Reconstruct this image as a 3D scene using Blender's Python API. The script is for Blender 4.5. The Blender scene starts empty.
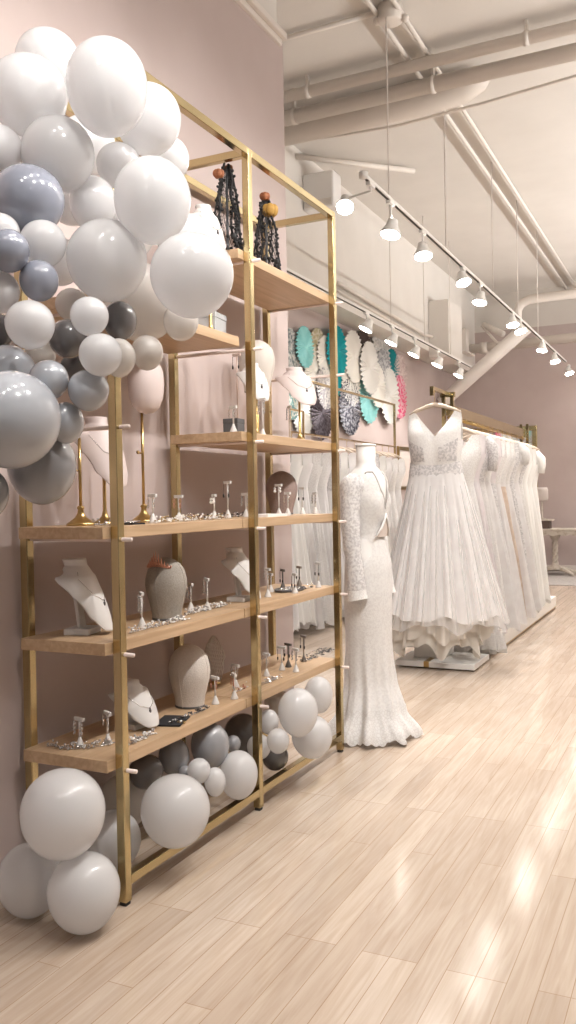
import bpy, math, random
from mathutils import Vector, Matrix
PI = math.pi
scene = bpy.context.scene
COL = scene.collection
R = random.Random(7)

# ---------------------------------------------------------------- camera
F_PX = 865.36
YAW, PITCH, ROLL = [math.radians(a) for a in (25.8367, -0.8681, -1.0331)]
FW = Vector((-math.sin(YAW)*math.cos(PITCH), math.cos(YAW)*math.cos(PITCH), math.sin(PITCH)))
R0 = Vector((math.cos(YAW), math.sin(YAW), 0)); U0 = R0.cross(FW)
RT = R0*math.cos(ROLL) + U0*math.sin(ROLL); UP = -R0*math.sin(ROLL) + U0*math.cos(ROLL)
CAM = Vector((0, 0, 1.3))
cd = bpy.data.cameras.new('camera'); co = bpy.data.objects.new('camera', cd); COL.objects.link(co)
cd.sensor_fit = 'VERTICAL'; cd.sensor_height = 36.0; cd.lens = 36.0*F_PX/1024; cd.clip_start = 0.05
M = Matrix.Identity(4)
for i in range(3):
    M[i][0], M[i][1], M[i][2], M[i][3] = RT[i], UP[i], -FW[i], CAM[i]
co.matrix_world = M
scene.camera = co

def ray(px, py): return FW + RT*((px-288)/F_PX) - UP*((py-512)/F_PX)
def on(px, py, ax, v):
    """the point of the place seen at a pixel of the photograph on the plane axis = v"""
    d = ray(px, py); i = 'XYZ'.index(ax)
    return CAM + d*((v-CAM[i])/d[i])
def at_depth(px, py, d): return CAM + ray(px, py)*d

# ---------------------------------------------------------------- materials
MATS = {}
def mat(name, col, rough=.6, metal=0., coat=0., sheen=0., noise=None, bump=None, trans=0., sss=0., spec=.5, var=None):
    """noise = (scale, colour2, contrast); bump = (scale, strength); trans = translucent share"""
    if name in MATS: return MATS[name]
    m = bpy.data.materials.new(name); m.use_nodes = True; nt = m.node_tree; N = nt.nodes; L = nt.links
    b = N['Principled BSDF']; b.inputs['Base Color'].default_value = (*col, 1); b.inputs['Roughness'].default_value = rough
    b.inputs['Metallic'].default_value = metal; b.inputs['Coat Weight'].default_value = coat; b.inputs['Coat Roughness'].default_value = .06
    b.inputs['Sheen Weight'].default_value = sheen; b.inputs['Specular IOR Level'].default_value = spec
    if sss: b.inputs['Subsurface Weight'].default_value = sss; b.inputs['Subsurface Radius'].default_value = (.03, .03, .03)
    tc = N.new('ShaderNodeTexCoord')
    colsock = None
    if noise:
        kind = noise[3] if len(noise) > 3 else 'noise'
        if kind == 'voronoi':
            t = N.new('ShaderNodeTexVoronoi'); t.inputs['Scale'].default_value = noise[0]; t.feature = 'DISTANCE_TO_EDGE'; out = t.outputs['Distance']
        else:
            t = N.new('ShaderNodeTexNoise'); t.inputs['Scale'].default_value = noise[0]; t.inputs['Detail'].default_value = 4; out = t.outputs['Fac']
        L.new(tc.outputs['Object'], t.inputs['Vector'])
        r = N.new('ShaderNodeValToRGB'); lo, hi = noise[2]
        r.color_ramp.elements[0].position = lo; r.color_ramp.elements[1].position = hi
        r.color_ramp.elements[0].color = (*col, 1); r.color_ramp.elements[1].color = (*noise[1], 1)
        L.new(out, r.inputs['Fac']); colsock = r.outputs['Color']
        L.new(colsock, b.inputs['Base Color'])
    if bump:
        t2 = N.new('ShaderNodeTexNoise'); t2.inputs['Scale'].default_value = bump[0]; t2.inputs['Detail'].default_value = 3
        L.new(tc.outputs['Object'], t2.inputs['Vector'])
        bp = N.new('ShaderNodeBump'); bp.inputs['Strength'].default_value = bump[1]; bp.inputs['Distance'].default_value = .01
        L.new(t2.outputs['Fac'], bp.inputs['Height']); L.new(bp.outputs['Normal'], b.inputs['Normal'])
    if trans:
        tr = N.new('ShaderNodeBsdfTranslucent'); tr.inputs['Color'].default_value = (*col, 1)
        mx = N.new('ShaderNodeMixShader'); mx.inputs[0].default_value = trans
        L.new(b.outputs[0], mx.inputs[1]); L.new(tr.outputs[0], mx.inputs[2]); L.new(mx.outputs[0], N['Material Output'].inputs[0])
        if colsock: L.new(colsock, tr.inputs['Color'])
    MATS[name] = m
    return m

def emit_mat(name, col, s):
    if name in MATS: return MATS[name]
    m = bpy.data.materials.new(name); m.use_nodes = True; b = m.node_tree.nodes['Principled BSDF']
    b.inputs['Base Color'].default_value = (*col, 1); b.inputs['Emission Color'].default_value = (*col, 1); b.inputs['Emission Strength'].default_value = s
    MATS[name] = m; return m

def wood_mat(name, c1, c2, axis, rough=.45, scale=6.):
    m = bpy.data.materials.new(name); m.use_nodes = True; nt = m.node_tree; N = nt.nodes; L = nt.links; b = N['Principled BSDF']
    b.inputs['Roughness'].default_value = rough
    tc = N.new('ShaderNodeTexCoord'); mp = N.new('ShaderNodeMapping'); sc = [scale*8]*3; sc[axis] = scale*.35; mp.inputs['Scale'].default_value = sc
    n = N.new('ShaderNodeTexNoise'); n.inputs['Scale'].default_value = 1; n.inputs['Detail'].default_value = 6; n.inputs['Distortion'].default_value = .6
    r = N.new('ShaderNodeValToRGB'); r.color_ramp.elements[0].position = .3; r.color_ramp.elements[1].position = .7
    r.color_ramp.elements[0].color = (*c1, 1); r.color_ramp.elements[1].color = (*c2, 1)
    L.new(tc.outputs['Object'], mp.inputs['Vector']); L.new(mp.outputs[0], n.inputs['Vector']); L.new(n.outputs['Fac'], r.inputs['Fac']); L.new(r.outputs[0], b.inputs['Base Color'])
    MATS[name] = m; return m

def floor_mat():
    m = bpy.data.materials.new('maple_planks'); m.use_nodes = True; nt = m.node_tree; N = nt.nodes; L = nt.links; b = N['Principled BSDF']
    tc = N.new('ShaderNodeTexCoord'); sp = N.new('ShaderNodeSeparateXYZ'); cb = N.new('ShaderNodeCombineXYZ')
    L.new(tc.outputs['Object'], sp.inputs[0]); L.new(sp.outputs['Y'], cb.inputs['X']); L.new(sp.outputs['X'], cb.inputs['Y'])
    br = N.new('ShaderNodeTexBrick'); br.offset = .37; br.offset_frequency = 3
    for k, v in (('Scale', 1), ('Mortar Size', .0011), ('Mortar Smooth', .2), ('Bias', 0), ('Brick Width', 1.15), ('Row Height', .082)): br.inputs[k].default_value = v
    br.inputs['Color1'].default_value = (*FLOOR1, 1); br.inputs['Color2'].default_value = (*FLOOR2, 1); br.inputs['Mortar'].default_value = (.36, .25, .17, 1)
    L.new(cb.outputs[0], br.inputs['Vector'])
    mp = N.new('ShaderNodeMapping'); mp.inputs['Scale'].default_value = (26, 1.6, 1); L.new(tc.outputs['Object'], mp.inputs['Vector'])
    n = N.new('ShaderNodeTexNoise'); n.inputs['Scale'].default_value = 1.6; n.inputs['Detail'].default_value = 7; n.inputs['Distortion'].default_value = 1.2; L.new(mp.outputs[0], n.inputs['Vector'])
    r = N.new('ShaderNodeValToRGB'); r.color_ramp.elements[0].position = .28; r.color_ramp.elements[1].position = .72
    r.color_ramp.elements[0].color = (.80, .72, .64, 1); r.color_ramp.elements[1].color = (1.06, 1.05, 1.04, 1); L.new(n.outputs['Fac'], r.inputs['Fac'])
    mx = N.new('ShaderNodeMix'); mx.data_type = 'RGBA'; mx.blend_type = 'MULTIPLY'; mx.inputs['Factor'].default_value = .75
    L.new(br.outputs['Color'], mx.inputs['A']); L.new(r.outputs[0], mx.inputs['B'])
    n2 = N.new('ShaderNodeTexNoise'); n2.inputs['Scale'].default_value = 1.1; n2.inputs['Detail'].default_value = 3; L.new(tc.outputs['Object'], n2.inputs['Vector'])
    r2 = N.new('ShaderNodeValToRGB'); r2.color_ramp.elements[0].color = (.94, .90, .86, 1); r2.color_ramp.elements[1].color = (1.04, 1.03, 1.02, 1); r2.color_ramp.elements[0].position = .35; r2.color_ramp.elements[1].position = .65
    L.new(n2.outputs['Fac'], r2.inputs['Fac'])
    mx2 = N.new('ShaderNodeMix'); mx2.data_type = 'RGBA'; mx2.blend_type = 'MULTIPLY'; mx2.inputs['Factor'].default_value = 1
    L.new(mx.outputs['Result'], mx2.inputs['A']); L.new(r2.outputs[0], mx2.inputs['B']); L.new(mx2.outputs['Result'], b.inputs['Base Color'])
    b.inputs['Roughness'].default_value = .14; b.inputs['Specular IOR Level'].default_value = .45
    bp = N.new('ShaderNodeBump'); bp.inputs['Strength'].default_value = .25; bp.inputs['Distance'].default_value = .002
    L.new(br.outputs['Fac'], bp.inputs['Height']); bp.invert = True; L.new(bp.outputs['Normal'], b.inputs['Normal'])
    return m

# ---------------------------------------------------------------- mesh helpers
class MB:
    def __init__(s): s.v = []; s.f = []; s.s = []
    def add(s, vs, fs, smooth=True):
        o = len(s.v); s.v += [tuple(v) for v in vs]; s.f += [tuple(i+o for i in f) for f in fs]; s.s += [smooth]*len(fs); return s
    def box(s, x0, x1, y0, y1, z0, z1):
        vs = [(x, y, z) for z in (z0, z1) for y in (y0, y1) for x in (x0, x1)]
        return s.add(vs, [(0,2,3,1), (4,5,7,6), (0,1,5,4), (2,6,7,3), (0,4,6,2), (1,3,7,5)], False)
    def obox(s, p0, p1, w, h, up=(0,0,1)):
        """bar from p0 to p1, w wide and h high"""
        p0 = Vector(p0); p1 = Vector(p1); d = (p1-p0).normalized(); u = Vector(up); a = d.cross(u).normalized()*w/2; b = a.cross(d).normalized()*h/2
        vs = [p+i*a+j*b for p in (p0, p1) for j in (-1, 1) for i in (-1, 1)]
        return s.add(vs, [(0,2,3,1), (4,5,7,6), (0,1,5,4), (2,6,7,3), (0,4,6,2), (1,3,7,5)], False)
    def tube(s, path, r, n=10, caps=True, closed=False):
        P = [Vector(p) for p in path]; k = len(P); rr = r if isinstance(r, (list, tuple)) else [r]*k
        vs = []; a = None
        for i, p in enumerate(P):
            if closed: d = (P[(i+1) % k]-P[i-1])
            else: d = P[min(i+1, k-1)]-P[max(i-1, 0)]
            d.normalize()
            if a is None:
                a = d.orthogonal().normalized()
            else:
                a = (a-d*a.dot(d)).normalized()
            b = d.cross(a)
            vs += [p+(a*math.cos(2*PI*j/n)+b*math.sin(2*PI*j/n))*rr[i] for j in range(n)]
        fs = []
        for i in range(k if closed else k-1):
            i2 = (i+1) % k
            fs += [(i*n+j, i*n+(j+1) % n, i2*n+(j+1) % n, i2*n+j) for j in range(n)]
        if caps and not closed:
            fs += [tuple(range(n-1, -1, -1)), tuple((k-1)*n+j for j in range(n))]
        return s.add(vs, fs)
    def lathe(s, prof, c=(0,0,0), n=24, sx=1, sy=1, caps=True, axis=None, smooth=True):
        """prof = [(radius, height)...] round the z axis through c (or round axis)"""
        vs = []; c = Vector(c)
        q = Vector((0,0,1)).rotation_difference(Vector(axis)) if axis is not None else None
        for r, z in prof:
            for j in range(n):
                v = Vector((r*sx*math.cos(2*PI*j/n), r*sy*math.sin(2*PI*j/n), z))
                vs.append(c + (q @ v if q else v))
        k = len(prof); fs = [(i*n+j, i*n+(j+1) % n, (i+1)*n+(j+1) % n, (i+1)*n+j) for i in range(k-1) for j in range(n)]
        if caps: fs += [tuple(range(n-1, -1, -1)), tuple((k-1)*n+j for j in range(n))]
        return s.add(vs, fs, smooth)
    def ball(s, c, r, nu=12, nv=8):
        if not isinstance(r, (tuple, list)): r = (r, r, r)
        vs = [(c[0], c[1], c[2]+r[2])]
        for i in range(1, nv):
            a = PI*i/nv
            vs += [(c[0]+r[0]*math.sin(a)*math.cos(2*PI*j/nu), c[1]+r[1]*math.sin(a)*math.sin(2*PI*j/nu), c[2]+r[2]*math.cos(a)) for j in range(nu)]
        vs.append((c[0], c[1], c[2]-r[2])); e = len(vs)-1
        fs = [(0, 1+j, 1+(j+1) % nu) for j in range(nu)]
        for i in range(nv-2):
            fs += [(1+i*nu+j, 1+(i+1)*nu+j, 1+(i+1)*nu+(j+1) % nu, 1+i*nu+(j+1) % nu) for j in range(nu)]
        fs += [(e, 1+(nv-2)*nu+(j+1) % nu, 1+(nv-2)*nu+j) for j in range(nu)]
        return s.add(vs, fs)
    def grid(s, fn, nu, nv, cu=False):
        """surface fn(i/nu, j/nv); cu: closed in the first direction"""
        a = nu if cu else nu+1
        vs = [fn(i/nu, j/nv) for j in range(nv+1) for i in range(a)]
        fs = [(j*a+i, j*a+(i+1) % a, (j+1)*a+(i+1) % a, (j+1)*a+i) for j in range(nv) for i in range(nu)]
        return s.add(vs, fs)
    def build(s, name, m, parent=None, loc=None, bevel=0, solid=0, off=None):
        me = bpy.data.meshes.new(name)
        vs = s.v if off is None else [(v[0]-off[0], v[1]-off[1], v[2]-off[2]) for v in s.v]
        me.from_pydata(vs, [], s.f); me.polygons.foreach_set('use_smooth', s.s); me.update()
        me.materials.append(m)
        o = bpy.data.objects.new(name, me); COL.objects.link(o)
        if parent: o.parent = parent
        if loc is not None: o.location = loc
        if solid:
            md = o.modifiers.new('solid', 'SOLIDIFY'); md.thickness = solid; md.offset = 0
        if bevel:
            md = o.modifiers.new('bevel', 'BEVEL'); md.width = bevel; md.segments = 2; md.limit_method = 'ANGLE'
        return o

def thing(name, label, cat, loc=(0,0,0), rz=0, group=None):
    o = bpy.data.objects.new(name, None); o.empty_display_size = .05; COL.objects.link(o); o.location = loc; o.rotation_euler = (0, 0, rz)
    return tag(o, label, cat, group)
def tag(o, label, cat, group=None):
    o['label'] = label; o['category'] = cat
    if group: o['group'] = group
    return o
def struct(o): o['kind'] = 'structure'; return o
def smooth01(t): t = max(0, min(1, t)); return t*t*(3-2*t)
def lerp(a, b, t): return a+(b-a)*t
def interp(tab, t):
    for (a, va), (b, vb) in zip(tab, tab[1:]):
        if t <= b: return lerp(va, vb, (t-a)/(b-a) if b > a else 0)
    return tab[-1][1]
def interps(tab, t):
    for (a, va), (b, vb) in zip(tab, tab[1:]):
        if t <= b: return lerp(va, vb, smooth01((t-a)/(b-a)) if b > a else 0)
    return tab[-1][1]
WORLD = .08; E_FRONT = 18; E_AISLE = 76; E_MID = 5; E_BACK = 150; E_CEILFILL = 160; E_T1 = 115; E_T2 = 50; E_GARL = 10; EXPO = 0.08
GARLAND = [
(48,63,33,33,2.45,'w','pearly white balloon at the very top of the garland, half behind its neighbours'),
(28,96,40,40,2.28,'w','large white balloon at the upper left of the garland below the topmost one'),
(107,88,41.5,49,2.20,'w','tall egg-shaped white balloon at the top right of the garland'),
(148,120,34,36,2.42,'w','white balloon at the upper right edge of the garland beside the gold top rail'),
(-1,150,24,25,2.25,'w','white balloon cut by the left picture edge above the big blue-grey one'),
(58,155,37,38,2.26,'w','white balloon in the upper middle of the garland above the blue-grey one'),
(119,166,23,23,2.40,'w','small white balloon tucked between the tall egg-shaped one and the two big right ones'),
(93,204,24,28,2.35,'w','white balloon wedged right of the blue-grey balloon above the biggest middle one'),
(152.5,201,39.5,44,2.16,'w','large white balloon on the right of the garland above the rightmost one'),
(107,261,41,41.5,2.20,'w','big round white balloon in the very middle of the garland'),
(192,276,43,43,2.10,'w','rightmost big round white balloon of the garland in front of the shelf posts'),
(188,246,31,32,2.45,'w','white balloon half hidden behind the rightmost big one'),
(28,201,37,36,2.19,'b','large dusty blue-grey balloon among the white ones at upper left'),
(0,233,20,20,2.12,'w','small white balloon cut by the left picture edge under the blue-grey one'),
(8,251,22,22,2.05,'b','small blue-grey balloon at the left edge between two small white ones'),
(43,244,23.5,24,2.15,'w','small white balloon directly under the large dusty blue-grey one'),
(39,281,20,21,2.10,'b','small blue-grey balloon above the bright white one on the left'),
(-1,292,21,21.5,2.10,'w','small white balloon cut by the left edge beside a blue-grey one'),
(30,325,25,25,2.04,'w','bright white round balloon at left above the big light grey cluster'),
(72,305,17,17,2.30,'c','small ivory balloon recessed behind small white ones in the garland middle'),
(89.5,316.5,19.5,20,2.10,'w','small white balloon left of the dark grey one under the biggest white balloons'),
(120,321,17.5,20,2.28,'g','small dark warm-grey balloon under the big white middle balloons'),
(68,339,20,20,2.22,'g','dark slate grey balloon between the bright white ones on the left'),
(100.5,355,22,22,2.07,'w','white balloon just above the gold corner post'),
(119,358,17,20,2.24,'c','ivory balloon peeking out behind the white one above the corner post'),
(147,353,16.5,18,2.38,'c','ivory balloon at the lower right tip of the garland above the pink display form'),
(142,303,39,40,2.46,'c','big cream balloon in shade behind the white ones at lower right of the garland'),
(181,322,18,19.5,2.40,'c','small cream balloon under the rightmost big white one'),
(-2,331,18,18,2.25,'g','dark grey balloon at the left edge behind the bright white one'),
(8,372,28,28,2.20,'l','light blue-grey balloon at the left edge above the giant grey one'),
(49,380,20,20.5,2.10,'l','small light grey balloon leaning on the top of the giant grey one'),
(88.5,390.5,21,21.5,2.11,'l','light blue-grey balloon in front of the gold corner post'),
(40,356,16,16,2.32,'c','small beige balloon in shade beneath the bright white one'),
(76,368,16,16,2.34,'g','charcoal balloon in shade behind the small light grey ones'),
(11,420,50.5,50.5,2.02,'l','giant light grey balloon at the lower left of the garland'),
(66,423,18.5,21.5,2.14,'l','small light grey balloon right of the giant grey one'),
(42,467,35,39,2.20,'m','large mid-grey balloon hanging below the giant grey one'),
(-12,494,21,26,2.10,'m','mid-grey balloon cut by the left edge at the bottom of the garland'),
(86,146,30,30,2.58,'w','white balloon deep in the garland behind the tall egg-shaped one'),
(72,200,26,26,2.52,'w','white balloon deep in the garland behind the dusty blue-grey one'),
(126,232,30,30,2.56,'w','white balloon deep in the garland between the big middle one and the upper pair'),
(166,160,24,24,2.60,'w','white balloon deep in the garland against the shelf under the upper edge one'),
(20,140,28,28,2.52,'w','white balloon deep in the garland near the wall on the far side'),
(60,262,24,24,2.45,'w','white balloon deep in the garland behind two small grey ones'),
]
FLOOR_BALLOONS = [
(63,814,43,46,2.60,'w','largest white floor balloon resting on two others under the shelf corner'),
(30,880,33,37.5,2.72,'w','leftmost white balloon lying on the floor'),
(84,892.5,37,40.5,2.61,'w','front white balloon on the floor nearest the viewer'),
(113,841,28.5,31,3.05,'w','white balloon on the floor just behind the gold corner post'),
(124,802,26,28,3.25,'c','shaded ivory balloon behind the corner post under the lowest shelf'),
(146,772,18,18,3.17,'g','dark grey balloon under the lowest shelf just right of the corner post'),
(175.5,811,35.5,37,2.97,'w','big round white balloon overhanging the bottom rail in the first bay'),
(174,757,16,19,3.30,'m','grey balloon tucked up under the lowest shelf above the big white one'),
(210,746,20,24,3.40,'m','large grey balloon under the lowest shelf in the middle of the first bay'),
(199,771,12,13,3.20,'w','small white balloon right of the big round white one in the first bay'),
(215,782,11,15,3.22,'w','small white balloon between its small neighbour and the egg-shaped one in the first bay'),
(238.5,775,20,25,3.40,'w','egg-shaped white balloon left of the middle gold post on the bottom rail'),
(233,744,8,9,3.60,'m','tiny grey balloon above the egg-shaped white one'),
(185,773,7,8,3.25,'m','tiny grey balloon beside the big round white one'),
(243,735,20,22,3.90,'g','dark grey balloon in deep shade behind the middle gold post'),
(298,712.5,20.5,25,3.70,'w','large egg-shaped white balloon leaning up to the shelf in the second bay'),
(318.5,695,14.5,19,4.05,'w','white balloon at the upper right of the second bay under the lowest shelf'),
(312,737,21,22,3.88,'w','round white balloon on the bottom rail at the far gold post'),
(269,722,10,13,3.85,'w','small white balloon just right of the middle gold post'),
(278,741,11.5,13,3.62,'w','small white balloon below the large egg-shaped one in the second bay'),
(259,747,12.5,13,3.72,'w','small white balloon half hidden by the middle gold post'),
(275,757,14,14,3.90,'g','dark grey balloon at the bottom of the second bay'),
(277,702,13,13,4.20,'c','ivory balloon in shade behind the large egg-shaped one in the second bay'),
]
# ---------------------------------------------------------------- colours
FLOOR1 = (.51, .43, .36); FLOOR2 = (.605, .525, .45)
m_mauve = mat('mauve_paint', (.51, .422, .40), .75, noise=(3, (.535, .447, .425), (.35, .65)), spec=.25)
m_cream = mat('cream_paint', (.68, .64, .595), .8, noise=(2.2, (.71, .67, .625), (.35, .65)), bump=(60, .12), spec=.2)
m_pipe = mat('cream_pipe_paint', (.74, .68, .62), .5)
m_trim = mat('white_trim_paint', (.74, .68, .63), .5)
m_brass = mat('brushed_brass', (.53, .43, .235), .18, metal=1.0, noise=(5, (.56, .46, .26), (.3, .7)))
m_goldpole = mat('polished_gold', (.52, .36, .15), .28, metal=1)
m_oak = wood_mat('oak_board', (.43, .285, .165), (.56, .39, .245), 1)
m_white = mat('white_plastic', (.80, .78, .76), .4)
m_whitemetal = mat('white_enamel', (.80, .78, .75), .35)

# ---------------------------------------------------------------- room shell
XP = -2.125                      # the partition wall behind the shelves
XL = -3.95; XB = -3.6            # side wall and the bulkhead above it
ZC = 4.75; YB = 15.0; YF = -3.5; XR = 4.2
struct(MB().box(XL-.3, XR+.2, YF, YB+.2, -.15, 0).build('floor', floor_mat()))
struct(MB().box(XL-.3, XR+.2, YF, YB+.2, ZC, ZC+.15).build('ceiling', m_cream))
ZPT = 3.86
struct(MB().box(XP-.16, XP, YF, 4.43, 0, ZPT).build('wall_partition', m_mauve))
struct(MB().box(XP-.17, XP+.045, YF, 4.40, ZPT, ZPT+.035).box(XP-.165, XP+.02, YF, 4.385, ZPT-.035, ZPT).build('trim_1', m_trim, bevel=.006))
struct(MB().box(XP-.2, XP, YF, 4.36, ZPT+.035, ZC).build('wall_over_partition', m_cream))
struct(MB().box(XL-.15, XL, YF, YB+.2, 0, 3.4).build('wall_left', m_mauve))
struct(MB().box(XL-.15, XB, 4.4, YB, 3.4, ZC).build('wall_left_bulkhead', m_cream))
struct(MB().box(XL, XR+.2, YB, YB+.15, 0, 4.12).build('wall_back', m_mauve))
struct(MB().box(XL, XR+.2, YB, YB+.15, 4.12, ZC).build('wall_back_upper', m_cream))
struct(MB().box(XR, XR+.15, YF, YB+.2, 0, ZC).build('wall_right', m_cream))
struct(MB().box(XL, XR, YB-.018, YB, 0, .11).build('baseboard_back', m_trim))
struct(MB().box(XP, XP+.014, YF, 4.36, 0, .10).build('baseboard_left', m_trim))
# ---------------------------------------------------------------- the brass and oak shelving
XS = -1.687; PW = .032; Y0 = 2.243; Y1 = Y0+.925; Y2 = Y1+.898; SH = 2.752
XRR = -2.067                      # back edge of the boards
LV = dict(a=.4776, b=.8512, c=1.2213, d=1.5816, e=1.9664, f=2.3316); BT = .039
sh = thing('shelving_unit', 'tall brass framed display shelving with oak boards along the mauve wall', 'shelf', (XS, Y0, 0))
O = (XS, Y0, 0)
for y in (Y0, Y1, Y2):
    for x0 in (XS-PW, XRR-PW):
        p = MB().box(x0, x0+PW, y, y+PW, .012, SH).build('post', m_brass, sh, off=O, bevel=.0025)
        MB().box(x0+.004, x0+PW-.004, y+.004, y+PW-.004, 0, .012).build('foot', mat('black_rubber', (.03, .03, .03), .7), p, off=O)
for x0 in (XS-PW, XRR-PW):
    MB().box(x0, x0+PW, Y0+PW, Y1, SH-PW, SH).build('top_rail', m_brass, sh, off=O, bevel=.0025)
    MB().box(x0, x0+PW, Y1+PW, Y2, SH-PW, SH).build('top_rail', m_brass, sh, off=O, bevel=.0025)
    MB().box(x0, x0+PW, Y0+PW, Y1, .062, .062+PW).build('bottom_rail', m_brass, sh, off=O, bevel=.0025)
    MB().box(x0, x0+PW, Y1+PW, Y2, .062, .062+PW).build('bottom_rail', m_brass, sh, off=O, bevel=.0025)
for y in (Y0, Y1, Y2):
    MB().box(XRR, XS-PW, y, y+PW, SH-PW, SH).build('cross_rail', m_brass, sh, off=O, bevel=.0025)
bays = {0: (Y0-.04, Y1-.048), 1: (Y1-.042, Y2+.028)}
for lv, bs in (('a', (0, 1)), ('b', (0, 1)), ('c', (0, 1)), ('d', (1,)), ('e', (0,)), ('f', (1,))):
    for b in bs:
        z = LV[lv]
        MB().box(XRR, XS-PW, bays[b][0], bays[b][1], z-BT, z).build('shelf_board', m_oak, sh, off=O, bevel=.002)
m_dowel = mat('pale_pink_dowel', (.74, .62, .57), .5)
for i, y in enumerate((Y0, Y1, Y2)):
    for lv in 'abcdef':
        if lv in 'ef' and i == 0 and lv == 'f': continue
        z = LV[lv]-BT-.003
        yy = y+PW*.62
        MB().tube([(XRR-.01, yy, z), (XS+.036, yy, z)], .007, 12).build('dowel', m_dowel, sh, off=O)

# ---------------------------------------------------------------- balloons
m_bal = {
 'w': mat('white_latex', (.82, .815, .82), .22, coat=.7, trans=.45),
 'c': mat('ivory_latex', (.75, .71, .67), .22, coat=.7, trans=.4),
 'b': mat('dusty_blue_latex', (.26, .275, .33), .2, coat=.7),
 'l': mat('light_grey_latex', (.43, .445, .48), .2, coat=.7),
 'm': mat('mid_grey_latex', (.29, .29, .305), .2, coat=.7),
 'g': mat('charcoal_latex', (.13, .12, .12), .22, coat=.7),
}
def balloon(px, py, rx, ry, d, c, label, tilt, group):
    p = at_depth(px, py, d); a = rx/F_PX*d*.97; h = ry/F_PX*d*.97
    prof = []
    n = 22
    for i in range(n+1):
        t = PI*i/n
        z = -math.cos(t)
        r = math.sin(t)*(1+.05*z)
        prof.append((r, z))
    prof[0] = (.03, -1.0); prof[-1] = (.001, 1)
    mb = MB().lathe([(r*a, z*h) for r, z in prof], n=36)
    o = mb.build('balloon', m_bal[c]); o.location = p
    kn = MB().lathe([(.001, 0), (.010, -.004), (.006, -.010), (.008, -.014), (.013, -.024), (.011, -.024), (.004, -.015)], (0, 0, -.97*h), n=10, caps=False)
    kn.build('knot', m_bal[c], o)
    kn = o.children[0]
    d = Vector((FW.x, FW.y, 0)); k = math.asin(min(.9, .55))      # the knots point in towards the core of the bunch
    vd = (d+Vector((-.3, .2, R.uniform(-.5, .1)))).normalized()
    q = Vector((0, 0, -1)).rotation_difference(vd)
    kn.rotation_mode = 'QUATERNION'; kn.rotation_quaternion = q
    rr = 1/math.sqrt((vd.x/a)**2+(vd.y/a)**2+(vd.z/h)**2)
    for v in kn.data.vertices: v.co.z += .97*h
    kn.location = vd*(rr-.002)
    tag(o, label, 'balloon', group)
    return o
for g in GARLAND: balloon(*g, False, 'balloons of the garland over the shelf corner')
for i, g in enumerate(FLOOR_BALLOONS):
    balloon(*g, False, 'balloons on and near the floor under the shelves')
# ---------------------------------------------------------------- display pieces on the shelves
m_leather = mat('white_leatherette', (.68, .655, .635), .5)
m_pinkleather = mat('blush_leatherette', (.64, .54, .515), .5)
m_pinkshade = mat('beige_leatherette', (.62, .52, .48), .55)
m_linen = mat('grey_beige_linen', (.36, .325, .285), .9, noise=(160, (.30, .27, .235), (.35, .65)), bump=(220, .3))
m_canvas = mat('cream_canvas', (.66, .60, .55), .9, noise=(160, (.60, .545, .49), (.35, .65)), bump=(220, .3))
m_browncanvas = mat('brown_canvas', (.34, .255, .23), .9, noise=(160, (.28, .21, .19), (.35, .65)), bump=(220, .3))
m_silver = mat('silver', (.72, .70, .68), .22, metal=1)
m_crystal = mat('crystal_bead', (.60, .58, .575), .08, metal=.6, coat=.6)
m_pearl = mat('pearl', (.82, .80, .78), .18, coat=.5)
m_dark = mat('dark_bead', (.035, .032, .035), .2, coat=.4)
m_rose = mat('rose_gold', (.62, .33, .25), .28, metal=1)
m_black = mat('black_velvet', (.015, .015, .018), .9)
m_boxgrey = mat('charcoal_card', (.10, .10, .105), .6)
m_greybox = mat('pale_grey_card', (.42, .43, .44), .5)

def spot(px, py, lv, x=None):
    z = LV[lv]
    if x is None:
        p = on(px, py, 'Z', z); x = max(-2.02, min(-1.765, p.x))
    p = on(px, py, 'X', x)
    return Vector((p.x, p.y, z))

def bust_surface(h, w, up):
    """neck on top, shoulders, chest tongue; front is +x"""
    Rt = [(0, .44), (.13, .42), (.22, .62), (.34, 1.06), (.6, 1.12), (.8, 1.0), (.93, .85), (1, .7)]
    Ph = [(0, 2.6), (.12, 2.5), (.22, 1.9), (.34, 1.62), (.5, 1.22), (.7, .93), (.85, .78), (.95, .58), (1, .04)]
    Xo = [(0, -.26), (.13, -.20), (.3, .06), (.55, .42), (.8, .72), (1, .84)]
    Zt = [(0, 1.), (.13, .90), (.3, .76), (.55, .48), (.8, .17), (1, 0)]
    def fn(u, v):
        phi = (u*2-1)*interps(Ph, v); r = interps(Rt, v)*w; ex = interps(Xo, v)*w; z = interps(Zt, v)*h
        return (ex + r*math.cos(phi)-r, r*math.sin(phi), z+up)
    return fn
def neck_cap(h, w, up):
    r = .44*w; cx = -.26*w-r
    return MB().lathe([(r*1.0, 0), (r*1.0, .002)], (cx, 0, h+up-.002), n=20)

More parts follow.
